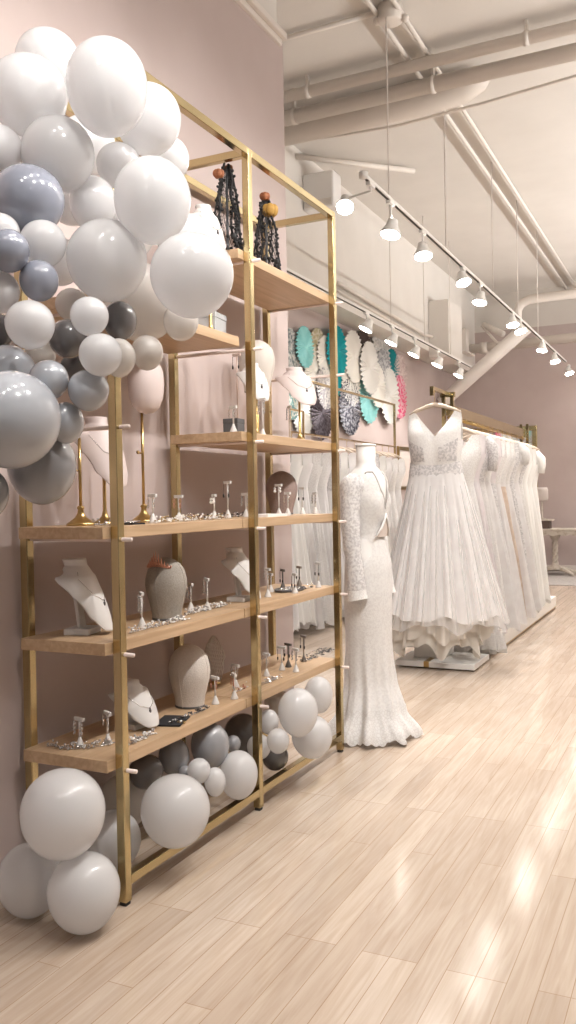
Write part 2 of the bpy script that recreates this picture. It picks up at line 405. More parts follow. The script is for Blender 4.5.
def bust(px, py, lv, h, w, rz, label, m, x=None, pedestal=True, pole=0, chain=True, nlabel=None, tilt=None):
    p = spot(px, py, lv, x)
    t = thing('necklace_bust', label, 'necklace display', p, rz, 'necklace busts on the shelves')
    up = .012+pole
    MB().grid(bust_surface(h, w, up), 28, 26).build('bust', m, t, solid=.006)
    neck_cap(h, w, up).build('neck_cap', m, t)
    if pole:
        MB().lathe([(.045, 0), (.045, .006), (.03, .014), (.012, .028), (.007, .05), (.006, pole+h*.45)], (-w*.2, 0, 0), n=20).build('stand', m_goldpole, t)
    elif pedestal:
        MB().box(-w*.95, w*.15, -w*.6, w*.6, 0, .022).obox((-w*.42, 0, .018), (-w*.62, 0, h*.62), w*.55, w*.16, (1, 0, 0)).build('base', m, t, bevel=.004)
    if chain:
        fn = bust_surface(h, w*1.03, up); pts = []
        for i in range(25):
            a = i/24; u = .5+(a-.5)*.52; v = .22+.40*(1-(2*a-1)**2)**.6
            pts.append(Vector(fn(u, v))+Vector((.003, 0, 0)))
        mid = pts[12]
        n = thing('necklace', nlabel, 'necklace', t.matrix_basis @ Vector(mid), 0, 'pendant necklaces on the busts')
        n.rotation_euler = (0, 0, rz)
        MB().tube([q-mid for q in pts], .0013, 5).build('chain', m_silver, n)
        MB().ball((.004, 0, -.012), (.004, .006, .009), 8, 6).ball((.004, 0, -.001), .003, 6, 5).build('pendant', mat('pendant_stone', (.18, .17, .18), .1, metal=.5), n)
    return t

def head(px, py, lv, h, w, label, m, x=None, up=0, band=True):
    p = spot(px, py, lv, x)
    t = thing('canvas_head', label, 'head form', p, .0, 'canvas display heads on the shelves')
    prof = [(.0, 1.), (.18, .995), (.42, .965), (.68, .90), (.88, .80), (.985, .66), (1., .56), (.95, .44), (.84, .30), (.74, .17), (.70, .08), (.69, .02), (.67, .0)]
    prof = [(max(.001, r)*w, z*h+up) for r, z in prof][::-1]
    MB().lathe(prof, n=36, sx=1.12, sy=1).build('block', m, t)
    sm = MB()
    for a in (0, PI/2, PI, 1.5*PI):
        sm.tube([(r*1.12*1.003*math.cos(a), r*1.003*math.sin(a), z) for r, z in prof], .0011, 5)
    sm.build('seam', m, t)
    MB().lathe([(.70*w, 0), (.705*w, .008), (.69*w, .009)], (0, 0, up), n=30, sx=1.12).build('base_band', m_boxgrey if band else m, t)
    return t

def bead_string(mb, pts, r, jit=0, rnd=R):
    for q in pts:
        k = r*(1+rnd.uniform(-jit, jit)); mb.ball(q, k, 6, 4)

EARW = ('silver', 'pearl', 'crystal', 'dark', 'rose', 'white')
EM = dict(silver=m_silver, pearl=m_pearl, crystal=m_crystal, dark=m_dark, rose=m_rose, white=m_leather)
def tstand(px, py, py_top, lv, desc, style='crystal', m=None, bar=.048, drop=.045, x=None):
    p = spot(px, py, lv, x)
    q = on(px, py_top, 'X', p.x); h = max(.05, q.z-p.z)
    m = m or m_leather
    t = thing('earring_stand', desc, 'earring stand', p, math.radians(-118)+R.uniform(-.3, .3), 'T-shaped earring stands on the shelves')
    MB().lathe([(.016, 0), (.016, .004), (.0055, .03), (.0045, .034)], n=16).build('base', m, t)
    MB().tube([(0, 0, .03), (0, 0, h-.006)], .0035, 10).build('stem', m, t)
    MB().box(-.005, .005, -bar/2, bar/2, h-.012, h).build('crossbar', m, t, bevel=.0012)
    short = desc.split(',')[0]
    for s in (-1, 1):
        e = thing('earring', ('%s earring on the %s' % ({'crystal': 'sparkling', 'pearl': 'pearl', 'silver': 'silver', 'dark': 'dark drop', 'rose': 'copper toned'}[style], desc)), 'earring',
                  t.matrix_basis @ Vector((.008, s*bar*.38, h-.008)), t.rotation_euler.z, 'earrings on the T stand: '+desc)
        MB().tube([(0, 0, .002), (0, 0, -.008)], .0011, 5).build('hook', m_silver, e)
        mb = MB(); dl = min(drop, h-.02)
        if style == 'pearl':
            mb.ball((0, 0, -.014), .0065, 10, 7); mb.ball((0, 0, -.027), .0075, 10, 7)
        elif style == 'dark':
            bead_string(mb, [(0, 0, -.009-.004*i) for i in range(max(1, int((dl-.01)/.004)))], .0018)
            mb.ball((0, 0, -dl-.006), (.004, .004, .010), 8, 6)
        elif style == 'rose' or style == 'silver':
            mb.tube([(0, .0055*math.cos(a), -.017+.009*math.sin(a)) for a in [2*PI*i/12 for i in range(12)]], .0014, 5, closed=True)
            mb.tube([(0, .0045*math.cos(a), -.034+.008*math.sin(a)) for a in [2*PI*i/12 for i in range(12)]], .0014, 5, closed=True)
            mb.ball((0, 0, -.025), .0022, 6, 5)
        else:
            k = int(dl/.0045)
            for i in range(k):
                z = -.008-.0045*i
                mb.ball((0, .003*math.sin(i*1.9), z), .0032 if i % 2 else .0042, 6, 4)
                if i % 3 == 1: mb.ball((0, .006*(1 if i % 2 else -1), z), .0022, 6, 4)
        mb.build('drop', EM[style], e)
    return t

def vine(pts_px, lv, label, n, m1, m2, wid=.016, x=None, seed=1, r=.0042, ht=.02):
    """a beaded hair vine lying on a board: wire, leaves and beads along a path of pixels"""
    rnd = random.Random(seed)
    P = [spot(a, b, lv, x) for a, b in pts_px]; o = P[0].copy()
    t = thing('hair_vine', label, 'hair vine', o, 0, 'beaded hair vines lying on the shelves')
    def along(s):
        s *= len(P)-1; i = min(int(s), len(P)-2); return P[i].lerp(P[i+1], s-i)-o
    MB().tube([along(i/20)+Vector((rnd.uniform(-.004, .004), rnd.uniform(-.004, .004), .003)) for i in range(21)], .0014, 5).build('wire', m_silver, t)
    a = MB(); b = MB()
    for i in range(n):
        q = along(rnd.random())+Vector((rnd.uniform(-wid, wid), rnd.uniform(-wid, wid), r+rnd.random()**2*ht))
        if rnd.random() < .6: a.ball(q, r*rnd.uniform(.6, 1.2), 6, 4)
        else: b.ball(q, (r*rnd.uniform(.8, 2.0), r*rnd.uniform(.8, 2.0), r*.6), 6, 4)
    a.build('beads', m1, t); b.build('leaves', m2, t)
    return t

# --- lowest stocked shelf, first bay
tstand(80, 747, 717, 'a', 'white T stand nearest the left end of the lowest shelf', 'crystal')
tstand(108, 744, 711, 'a', 'white T stand left of the corner post, lowest shelf', 'silver')
vine([(50, 746), (66, 750), (88, 749), (112, 745)], 'a', 'sparkling hair vine in front of the two leftmost T stands on the lowest shelf', 90, m_crystal, m_silver, .012, seed=2)
bust(141, 728, 'a', .155, .078, -.1, 'small white bust right of the gold corner post on the lowest shelf', m_leather, x=-1.86, nlabel='thin chain with drop pendant on the small white bust of the lowest shelf')
vine([(128, 742), (140, 737), (155, 731)], 'a', 'sparkling hair vine in front of the small white bust on the lowest shelf', 80, m_crystal, m_pearl, .012, x=-1.765, seed=3)
head(190, 707, 'a', .248, .077, 'cream canvas head on the lowest shelf with a beaded band at its foot', m_canvas, x=-1.87)
vine([(168, 711), (184, 712), (200, 709), (208, 706)], 'a', 'beaded headband lying round the foot of the cream canvas head', 60, m_crystal, m_dark, .006, x=-1.78, seed=4, ht=.012)
p = spot(172, 718, 'a', -1.80)
card = thing('velvet_pad', 'black velvet jewellery pad in front of the cream canvas head', 'display pad', p, .3)
MB().box(-.05, .05, -.07, .07, 0, .008).build('pad', m_black, card, bevel=.002)
p = spot(181, 722, 'a', -1.755); br = thing('brooch', 'yellow gold flower brooch on the lowest shelf edge beside the black pad', 'brooch', p)
mb = MB()
for k in range(6): mb.ball((.012*math.cos(k), .012*math.sin(k), .005), (.008, .008, .004), 8, 5)
mb.build('petals', m_goldpole, br); MB().ball((0, 0, .008), .005, 8, 6).build('centre', m_pearl, br)
# net covered form behind the cream head
p = spot(214, 682, 'a', -2.0)
net = thing('net_headpiece', 'stiff pale net headpiece standing behind the cream canvas head', 'headpiece', p, math.radians(-112))
mb = MB(); Hn = .20
def netp(u, v):
    w = .062*math.sin(PI*min(1, .12+.88*v))**.8*(1.15 if v > .5 else .9)+.008
    return Vector((.03*math.cos((u-.5)*2.2)-.02, (u-.5)*2*w, .012+Hn*v))
for k in range(13):
    mb.tube([netp(min(1, max(0, k/12+(j/14-.5)*.5)), j/14) for j in range(15)], .0012, 4, caps=False)
    mb.tube([netp(min(1, max(0, k/12-(j/14-.5)*.5)), j/14) for j in range(15)], .0012, 4, caps=False)
mb.build('net', mat('pale_net', (.78, .73, .68), .6), net)
MB().tube([netp(0, j/14) for j in range(15)]+[netp(1, j/14) for j in range(14, -1, -1)], .0022, 6, closed=True).build('edge_wire', mat('pale_net', (.62, .56, .5)), net)
MB().lathe([(.03, 0), (.03, .006), (.006, .012), (.005, .02)], n=16).build('foot', m_goldpole, net)
tstand(215.5, 704, 676, 'a', 'white T stand right of the cream canvas head', 'rose')
tstand(234.5, 700, 673, 'a', 'front white T stand left of the middle post, lowest shelf', 'rose')
tstand(236, 692, 664, 'a', 'rear white T stand left of the middle post, lowest shelf', 'silver', x=-1.87)
vine([(232, 689), (240, 690), (247, 686)], 'a', 'small beaded comb lying left of the middle gold post on the lowest shelf', 30, m_rose, m_pearl, .008, x=-1.82, seed=9)
# --- lowest shelf, second bay
tstand(266.7, 676, 653, 'a', 'white T stand right of the middle post, lowest shelf', 'silver')
tstand(282, 670, 646, 'a', 'second T stand from the middle post on the lowest shelf', 'dark')
tstand(288.4, 667, 643, 'a', 'dark T stand with black drops, lowest shelf', 'dark', mat('dark_stand', (.10, .085, .075), .5))
tstand(296, 672, 648, 'a', 'front T stand before the dark one, lowest shelf', 'crystal')
tstand(304, 661.5, 635, 'a', 'tallest T stand on the lowest shelf of the second bay', 'dark', mat('pewter', (.33, .29, .26), .35, metal=.8))
vine([(303, 668), (312, 664), (322, 661), (329, 658)], 'a', 'heaped beaded trim at the far end of the lowest shelf', 170, m_silver, m_dark, .03, x=-1.84, seed=11)
vine([(262, 684), (272, 680), (280, 676)], 'a', 'beaded sash with purple stone right of the middle gold post on the lowest shelf', 50, m_silver, m_crystal, .008, x=-1.775, seed=12)
# --- second shelf, first bay
bust(92, 640, 'b', .245, .085, .25, 'large white bust at the left end of the second shelf from the floor', m_leather, x=-1.90, nlabel='dark cord necklace on the large white bust at the left end')
tstand(142, 627, 592, 'b', 'white T stand right of the corner post, second shelf', 'crystal', drop=.06)
vine([(130, 629), (150, 626), (170, 624), (187, 618)], 'b', 'crystal garland round the foot of the grey canvas head', 130, m_crystal, m_pearl, .010, x=-1.77, seed=5)
hd = head(167, 621, 'b', .235, .073, 'grey-beige canvas head wearing a copper tiara on the second shelf', m_linen, x=-1.85)
ti = thing('tiara', 'copper toned leaf tiara worn on the grey-beige canvas head', 'tiara', hd.location, math.radians(-92))
mb = MB(); mb2 = MB(); ring = []
for i in range(11):
    a = -.95+1.9*i/10
    z = .185+.022*math.cos(a); rr = .073*interp([(.15, .99), (.188, .88), (.212, .68), (.235, .3)], z)*1.04
    ring.append(Vector((rr*1.12*math.cos(a), rr*math.sin(a), z)))
mb.tube(ring, .0028, 6)
for i, q in enumerate(ring):
    g = math.exp(-((i-5)/2.6)**2); hgt = .012+.044*g
    for s_ in (-1, 1):
        e = q+Vector((.004+.006*g, s_*.006, hgt*(1 if s_ > 0 else .7)))
        mb2.tube([q, q.lerp(e, .5)+Vector((.002, s_*.002, 0)), e], [.0018, .0036, .0006], 5)
mb.build('band', m_rose, ti); mb2.build('leaves', m_rose, ti)
tstand(191, 612, 583, 'b', 'white T stand half hidden behind the grey-beige canvas head', 'crystal', x=-1.90, drop=.05)
tstand(207.5, 610, 578, 'b', 'white T stand in the open right of the grey-beige canvas head', 'crystal', drop=.05)
vine([(187, 613), (200, 610), (214, 607), (227, 605)], 'b', 'pearl and crystal garland right of the grey-beige canvas head', 130, m_pearl, m_crystal, .016, x=-1.84, seed=6)
bust(246, 602, 'b', .225, .078, .1, 'white bust behind the middle gold post on the second shelf', m_leather, x=-1.84, nlabel='long fine chain on the bust behind the middle gold post')
# --- second shelf, second bay
tstand(268, 597, 568, 'b', 'white T stand next to the middle post on the second shelf', 'silver')
tstand(271, 593, 573, 'b', 'short T stand behind the white one beside the middle post', 'silver', x=-1.90)
tstand(283, 590, 569, 'b', 'dark T stand at the back of the second shelf', 'dark', mat('dark_stand', (.1, .085, .075)), x=-1.90)
tstand(295, 595, 573, 'b', 'front T stand beside the oval dark tray', 'dark')
tstand(299.5, 588, 566, 'b', 'T stand behind the oval dark tray', 'dark', mat('pewter', (.33, .29, .26)), x=-1.90)
tstand(318.5, 588.5, 562, 'b', 'tall white T stand ending the second shelf', 'dark')
p = spot(290, 592, 'b', -1.84); tray = thing('jewellery_tray', 'flat dark oval tray of beads on the second shelf in the second bay', 'tray', p)
MB().lathe([(.0, .002), (.055, .002), (.062, .010), (.066, .012), (.062, 0), (.0, 0)], n=30, sy=1.7, caps=False).build('dish', mat('dark_pewter', (.12, .115, .12), .35, metal=.6), tray)
mb = MB(); rr = random.Random(4)
for i in range(70):
    a = rr.random()*6.28; q = rr.random()**.5*.052; mb.ball((q*math.cos(a), 1.7*q*math.sin(a), .006+.006*rr.random()), rr.uniform(.003, .006), 6, 4)
o = mb.build('bead_heap', m_silver, tray); o['kind'] = 'stuff'
vine([(304, 592), (312, 590)], 'b', 'short beaded strand between the dark tray and the far end', 24, m_silver, m_dark, .007, x=-1.79, seed=21)
# --- third shelf (just under eye level)
def goldstand(px, py, lv, x, h, label):
    p = spot(px, py, lv, x); t = thing('display_stand', label, 'display stand', p, 0, 'gold poles on the third shelf')
    MB().lathe([(.05, 0), (.05, .006), (.043, .012), (.02, .028), (.012, .042), (.010, .055), (.014, .06), (.009, .068)], n=24).build('base', m_goldpole, t)
    MB().tube([(0, 0, .06), (0, 0, h)], .0055, 12).build('pole', m_goldpole, t)
    MB().tube([(0, 0, h*.62), (0, -.028, h*.62+.004)], .0035, 8).ball((0, -.03, h*.62+.004), .007, 8, 6).build('clamp_screw', mat('aged_gold', (.35, .24, .10), .3, metal=1), t)
    return t, p
t1, p1 = goldstand(81, 521, 'c', -1.93, .30, 'gold pole on a stepped base at the left end of the third shelf')
t2, p2 = goldstand(144, 519, 'c', -1.93, .42, 'gold pole on a stepped base between the corner post and the back middle post')
# blush form on the second gold pole: rounded wide tongue hanging below the garland
q = on(147, 411, 'X', -1.90)
fo = thing('display_form', 'rounded blush display form on a gold pole under the ivory balloons', 'display form', (p2.x, p2.y, q.z), .15)
MB().lathe([(.001, -.01), (.034, -.004), (.057, .014), (.075, .05), (.082, .10), (.078, .15), (.058, .20), (.035, .23), (.03, .27)], (.02, 0, 0), n=32, sx=.8).build('body', m_pinkleather, fo)
MB().lathe([(.032, .268), (.032, .274)], (.02, 0, 0), n=24, sx=.8).build('neck_cap', m_goldpole, fo)
# bust on pole behind corner post
bust(108, 520, 'c', .25, .085, -.25, 'blush bust raised on a pole behind the gold corner post on the third shelf', m_pinkleather, x=-1.91, pole=.12, nlabel='fine chain with dark pendant on the blush bust behind the corner post')
tstand(153, 521, 494, 'c', 'white T stand beside the second gold pole on the third shelf', 'silver', x=-1.80)
tstand(179, 519, 495, 'c', 'white T stand before the back middle post, third shelf', 'rose', x=-1.82)
tstand(214.5, 516, 494, 'c', 'pearl hung white T stand in the middle of the third shelf', 'pearl', x=-1.85)
tstand(228, 514, 481, 'c', 'tall slim T stand in the middle of the third shelf', 'dark', x=-1.88, drop=.05)
tstand(246, 515, 493, 'c', 'T stand left of the middle post, third shelf', 'crystal', x=-1.88)
vine([(154, 520), (175, 519), (200, 517), (222, 515)], 'c', 'gold and pearl hair vine heaped along the front of the third shelf', 170, m_pearl, mat('antique_gold', (.42, .32, .17), .3, metal=.9), .03, x=-1.80, seed=7)
vine([(183, 515), (205, 514), (228, 513), (246, 512)], 'c', 'silver and dark hair vine along the back of the third shelf', 140, m_silver, m_dark, .03, x=-1.93, seed=8)
p = spot(132, 522, 'c', -1.78); cdd = thing('jewellery_card', 'dark jewellery card with silver pins right of the corner post on the third shelf', 'display card', p)
MB().box(-.03, .03, -.035, .035, 0, .006).build('card', m_black, cdd, bevel=.001)
MB().tube([(.01, -.025, .008), (.012, .03, .012)], .003, 6).tube([(-.015, -.02, .008), (-.01, .02, .012)], .003, 6).build('pins', m_silver, cdd)
vine([(94, 521), (104, 521), (112, 520)], 'c', 'silver hair pins left of the gold corner post on the third shelf', 30, m_silver, m_crystal, .008, x=-1.80, seed=13)
# third shelf, second bay
hb = head(282, 515, 'c', .22, .074, 'brown canvas head on the third shelf in the second bay', m_browncanvas, x=-1.94)
tstand(279, 514, 484, 'c', 'pearl hung T stand in front of the brown canvas head', 'pearl', x=-1.84)
tstand(288, 515, 492, 'c', 'plain white T stand in front of the brown canvas head', 'silver', x=-1.79)
tstand(302.5, 515, 487, 'c', 'tall T stand right of the brown canvas head', 'dark', x=-1.84)
tstand(315.5, 515, 492, 'c', 'T stand at the far end of the third shelf', 'crystal', x=-1.80)
p = spot(268, 517, 'c', -1.80); tr = thing('jewellery_tray', 'flat white tray right of the middle post on the third shelf', 'tray', p)
MB().box(-.05, .05, -.10, .10, 0, .005).box(-.05, -.046, -.10, .10, .005, .012).box(.046, .05, -.10, .10, .005, .012).box(-.046, .046, -.10, -.096, .005, .012).box(-.046, .046, .096, .10, .005, .012).build('dish', m_white, tr)
# --- fourth shelf (second bay only)
p = spot(234, 431, 'd', -1.86); bx = thing('jewellery_box', 'charcoal square box at the left end of the fourth shelf', 'box', p, .05)
MB().box(-.035, .035, -.035, .035, 0, .05).build('box_base', m_boxgrey, bx, bevel=.002); MB().box(-.036, .036, -.036, .036, .05, .072).build('lid', m_boxgrey, bx, bevel=.002)
tstand(238, 431, 354, 'd', 'tall slim T stand behind the charcoal box', 'dark', mat('blush_stand', (.6, .46, .40)), x=-1.97, drop=.05)
tstand(233.6, 433, 406, 'd', 'small white T stand in front of the charcoal box', 'silver', x=-1.775)
bust(258, 434, 'd', .18, .065, -.5, 'narrow white bust raised on gold right of the middle post, fourth shelf', m_leather, x=-1.84, pole=.15, nlabel='pendant chain on the narrow white bust of the fourth shelf')
hb2 = head(258, 434, 'd', .25, .082, 'pale cream canvas head on a tall gold stand behind the narrow bust', mat('pale_canvas', (.60, .55, .50), .9, bump=(220, .3)), x=-1.96, up=.24, band=False)
MB().lathe([(.05, 0), (.05, .008), (.01, .016), (.007, .04), (.007, .28)], n=20).build('stand', m_goldpole, hb2)
bust(302, 437, 'd', .20, .09, -.55, 'wide blush bust raised on a gold stand near the far post on the fourth shelf', m_pinkleather, x=-1.83, pole=.17, nlabel='dark pendant chain on the wide blush bust of the fourth shelf')
for i, (a, b, ds) in enumerate(((263, 434, 'crystal hung tall T stand below the narrow white bust'), (290, 436, 'crystal hung T stand below the wide blush bust'))):
    tstand(a, b, b-36 if i == 0 else b-30, 'd', ds, 'crystal', x=-1.79 if i == 0 else -1.97, drop=.06)
fr = thing('earring_display', 'square gold earring frame behind the wide blush bust', 'earring display', spot(297, 436, 'd', -1.99), 0)
mb = MB()
for y in (-.085, .085): mb.box(-.005, .005, y-.005, y+.005, .008, .20)
mb.box(-.005, .005, -.085, .085, .19, .20).build('frame', m_brass, fr); MB().box(-.03, .03, -.09, .09, 0, .008).build('base', m_brass, fr, bevel=.002)
# --- fifth shelf, first bay
p = spot(210, 335, 'e', -1.86); gb = thing('gift_box', 'pale grey box on the fifth shelf behind the rightmost white balloon', 'box', p, .1)
MB().box(-.05, .05, -.055, .055, 0, .085).build('box_base', m_greybox, gb, bevel=.002); MB().box(-.052, .052, -.057, .057, .085, .108).build('lid', m_greybox, gb, bevel=.002)
p = on(205, 262, 'X', -1.95)
bust(213, 330, 'e', .20, .068, -.3, 'white bust raised on a gold stand on the fifth shelf above the balloons', m_leather, x=-1.80, pole=.325, nlabel='dark cord necklace on the white bust above the balloons')
# --- top shelf: two black net veils with orange flowers
m_net = mat('black_net', (.012, .011, .012), .7)
m_orange = mat('orange_silk', (.24, .075, .03), .7, noise=(60, (.36, .14, .06), (.35, .65))); m_ochre = mat('ochre_silk', (.34, .18, .03), .7, noise=(60, (.44, .26, .06), (.35, .65)))
def veil(px0, py0, top, lv, x, h, w, label, flowers, seed):
    p = spot(px0, py0, lv, x); rnd = random.Random(seed)
    t = thing('veil_headpiece', label, 'headpiece', p, .2, 'black net headpieces on the top shelf')
    MB().lathe([(.04, 0), (.04, .006), (.006, .012), (.005, h*.96)], n=14).build('stand', m_boxgrey, t)
    net = MB(); strand = MB()
    def sp(a, v):
        rr = lerp(.016, w, v**.8)*(1+.12*math.sin(3*a+v*4)); return Vector((rr*.75*math.cos(a), rr*math.sin(a), h*(1-v)*.97+.004))
    K = 22
    for k in range(K):
        for sgn in (-1, 1):
            net.tube([sp(2*PI*k/K+sgn*v*1.4/10*1.2, v/10) for v in range(11)], .0009, 4, caps=False)
    for k in range(7):
        a0 = rnd.uniform(0, 6.28); pts = [sp(a0+.25*math.sin(v*.9+k), v/14)*1.03 for v in range(15)]
        strand.tube(pts, [.0035+.002*rnd.random() for _ in pts], 5)
        for q in pts[1:]:
            for _ in range(2): strand.ball(q+Vector((rnd.uniform(-.008, .008), rnd.uniform(-.008, .008), rnd.uniform(-.008, .008))), rnd.uniform(.004, .008), 5, 4)
    for k in range(26):
        a0 = rnd.uniform(0, 6.28); strand.ball(sp(a0, rnd.uniform(.86, 1.0)), rnd.uniform(.006, .013), 6, 4)
    net.build('net', m_net, t); strand.build('beaded_strands', m_net, t)
    for (fx, fy, fz, fr, mm) in flowers:
        mb = MB()
        for k in range(5):
            a = 2*PI*k/5; mb.ball((fx+fr*.45*math.cos(a), fy+fr*.45*math.sin(a), fz+fr*.1), (fr*.6, fr*.6, fr*.75), 9, 7)
        mb.ball((fx, fy, fz+fr*.35), fr*.55, 9, 7)
        mb.build('flower', mm, t)
    return t
veil(228, 250, 165, 'f', -1.80, .37, .085, 'tall black net headpiece with two orange flowers left of the middle post', [(.0, .03, .368, .018, m_orange), (-.02, -.045, .32, .024, m_orange)], 3)
veil(267, 268, 182, 'f', -1.79, .33, .085, 'black net headpiece with ochre and orange flowers right of the middle post', [(.0, -.015, .335, .024, m_orange), (.02, -.005, .272, .038, m_ochre)], 5)
# ---------------------------------------------------------------- gowns
def fabric(name, col, col2=None, sc=60, kind='noise', con=(.4, .6), tr=.25, bump=None):
    return mat(name, col, .9, sheen=.1, noise=(sc, col2, con, kind) if col2 else None, trans=tr, spec=.2, bump=bump)
m_tulle = fabric('white_tulle', (.86, .84, .83), (.82, .79, .78), 9)
m_satin = fabric('ivory_satin', (.85, .83, .80), tr=.12)
m_lace = fabric('white_lace', (.74, .71, .69), (.86, .84, .82), 60, 'voronoi', (.02, .14), bump=(120, .3))
m_lace2 = fabric('fine_lace', (.79, .765, .75), (.86, .84, .82), 80, 'noise', (.40, .56), bump=(150, .3))
m_greybead = fabric('grey_beaded_lace', (.60, .575, .575), (.82, .80, .79), 75, 'noise', (.40, .58), bump=(150, .4))
m_blush = fabric('blush_tulle', (.76, .70, .71), (.80, .755, .755), 14)
m_champ = fabric('champagne_lining', (.66, .52, .42), (.72, .60, .51), 20)
m_cream = MATS['cream_paint']
m_under = fabric('ivory_underskirt', (.80, .76, .705), (.77, .73, .67), 12)
m_sheer = fabric('sheer_tulle', (.86, .84, .83), tr=.3)
_n = m_sheer.node_tree; _o = _n.nodes['Material Output']; _src = _o.inputs[0].links[0].from_socket
_t = _n.nodes.new('ShaderNodeBsdfTransparent'); _x = _n.nodes.new('ShaderNodeMixShader'); _x.inputs[0].default_value = .55
_n.links.new(_src, _x.inputs[1]); _n.links.new(_t.outputs[0], _x.inputs[2]); _n.links.new(_x.outputs[0], _o.inputs[0])
m_hanger = mat('pale_wood_hanger', (.66, .54, .43), .5)
m_applique = fabric('silver_applique', (.55, .53, .53), (.78, .75, .74), 55, 'noise', (.42, .58), tr=.1, bump=(150, .4))

def bodice_mb(zsh, zv, zw, wsh, ww, db, zbv=None, arm=.17, nt=72, nz=14, strap=(.62, .86)):
    zbv = zbv or zv+.06
    mb = MB()
    def fn(u, v):
        th = 2*PI*u; c = math.cos(th); s = math.sin(th); a = abs(c)
        z0 = zv if s <= 0 else zbv
        if a < strap[0]: top = z0+(zsh-z0)*(a/strap[0])**1.15
        elif a < strap[1]: top = zsh
        else: top = lerp(zsh, zsh-arm, smooth01((a-strap[1])/(1-strap[1])*1.4))
        z = zw+(top-zw)*v
        k = (z-zw)/(zsh-zw)
        w = lerp(ww, wsh/.74, smooth01(k*1.25)); d = db*(1+.35*math.sin(PI*min(1, k*1.25)))*(1-smooth01((k-.55)/.45))+.012
        return (w*c, d*s, z)
    return mb.grid(fn, nt, nz, True)

def skirt_mb(zw, zh, ww, dw, wh, dh, p=1.0, pleats=14, amp=.05, shift=(0, 0), seed=1, nt=120, nz=26, hemwave=.012, hip=0):
    rnd = random.Random(seed); ph = [rnd.uniform(0, 6.28) for _ in range(6)]
    mb = MB()
    def fn(u, v):
        th = 2*PI*u
        w = lerp(ww, wh, v**p)+hip*math.sin(PI*min(1, v*2.2)) if v*2.2 < 1 or not hip else lerp(ww, wh, v**p)
        d = lerp(dw, dh, v**p)+(hip*.8*math.sin(PI*min(1, v*2.2)) if v*2.2 < 1 else 0)
        f = math.sin(pleats*th+ph[0]+1.5*math.sin(3*th+ph[1])) + .55*math.sin((pleats*1.7//1)*th+ph[2]+v) + .4*math.sin(5*th+ph[3])
        k = 1+amp*smooth01(v*1.6+.08)*f
        z = lerp(zw, zh, v)+hemwave*v**3*math.sin(7*th+ph[4])+hemwave*.6*v**3*math.sin(13*th+ph[5])
        sx = shift[0]*v**max(1, p); sy = shift[1]*v**max(1, p)
        return (w*k*math.cos(th)+sx, d*k*math.sin(th)+sy, z)
    return mb.grid(fn, nt, nz, True)

def hanger(name_label, loc, rz, w, group, up=.09):
    t = thing('clothes_hanger', name_label, 'hanger', loc, rz, group)
    pts = [(-w, 0, -.055), (-w*.75, 0, -.03), (-w*.3, 0, .0), (0, 0, .012), (w*.3, 0, .0), (w*.75, 0, -.03), (w, 0, -.055)]
    MB().tube(pts, [.008, .013, .017, .019, .017, .013, .008], 12).build('arms', m_hanger, t)
    MB().tube([(0, 0, .01), (0, 0, up-.02), (0, -.012, up), (0, -.004, up+.018), (0, .014, up+.012), (0, .016, up)], .0022, 7).build('hook', m_goldpole, t)
    return t

def rack_gown(x, y, rz, label, group, top=1.83, hem=.12, wsh=.17, ww=.15, wh=.25, db=.045, dh=.08, body=m_tulle, skirt=m_tulle, zv=.22, zwa=.40, pleats=12, amp=.09, seed=1, sleeves=None, band=None):
    t = thing('wedding_gown', label, 'gown', (x, y, 0), rz, group)
    zw = top-zwa
    bodice_mb(top, top-zv, zw, wsh, ww, db, nt=48, nz=10).build('bodice', body, t)
    skirt_mb(zw, hem, ww, db+.004, wh, dh, .9, pleats, amp, seed=seed, nt=84, nz=16, hemwave=.02).build('skirt', skirt, t)
    if band:
        MB().grid(lambda u, v: ((ww+.004)*math.cos(2*PI*u), (db+.007)*math.sin(2*PI*u), zw-.02+.05*v), 40, 3, True).build('sash', band, t)
    if sleeves:
        for s in (-1, 1):
            MB().tube([(s*wsh*.98, 0, top-.02), (s*(wsh+.05), -.01, top-.10), (s*(wsh+.06), -.015, top-sleeves*.6), (s*(wsh+.05), -.02, top-sleeves)], [.035, .05, .042, .036], 12).build('sleeve', body, t)
    return t

# --- the lace gown on the dress form at the end of the shelves
FX, FY = -1.695, 4.50; FR = math.radians(82)
form = thing('dress_form', 'white headless dress form standing at the far end of the brass shelving', 'dress form', (FX, FY, 0), FR)
prof = [(.13, .82), (.15, .90), (.135, 1.0), (.108, 1.10), (.122, 1.20), (.142, 1.30), (.142, 1.36), (.125, 1.415), (.09, 1.452), (.070, 1.472), (.066, 1.495), (.067, 1.585)]
MB().lathe(prof, n=40, sx=.94, sy=.76).build('torso', mat('white_form_jersey', (.76, .735, .71), .7), form)
MB().lathe([(.0675, 1.583), (.0675, 1.594), (.02, 1.598)], n=32, sx=1.05, sy=.80).build('neck_cap', m_white, form)
MB().lathe([(.17, 0), (.17, .012), (.03, .03), (.018, .05), (.018, .84)], n=28).build('stand', m_whitemetal, form)
gown = thing('lace_gown', 'white long sleeved lace sheath gown with cut-out waist worn on the headless dress form', 'gown', (FX, FY, 0), FR)
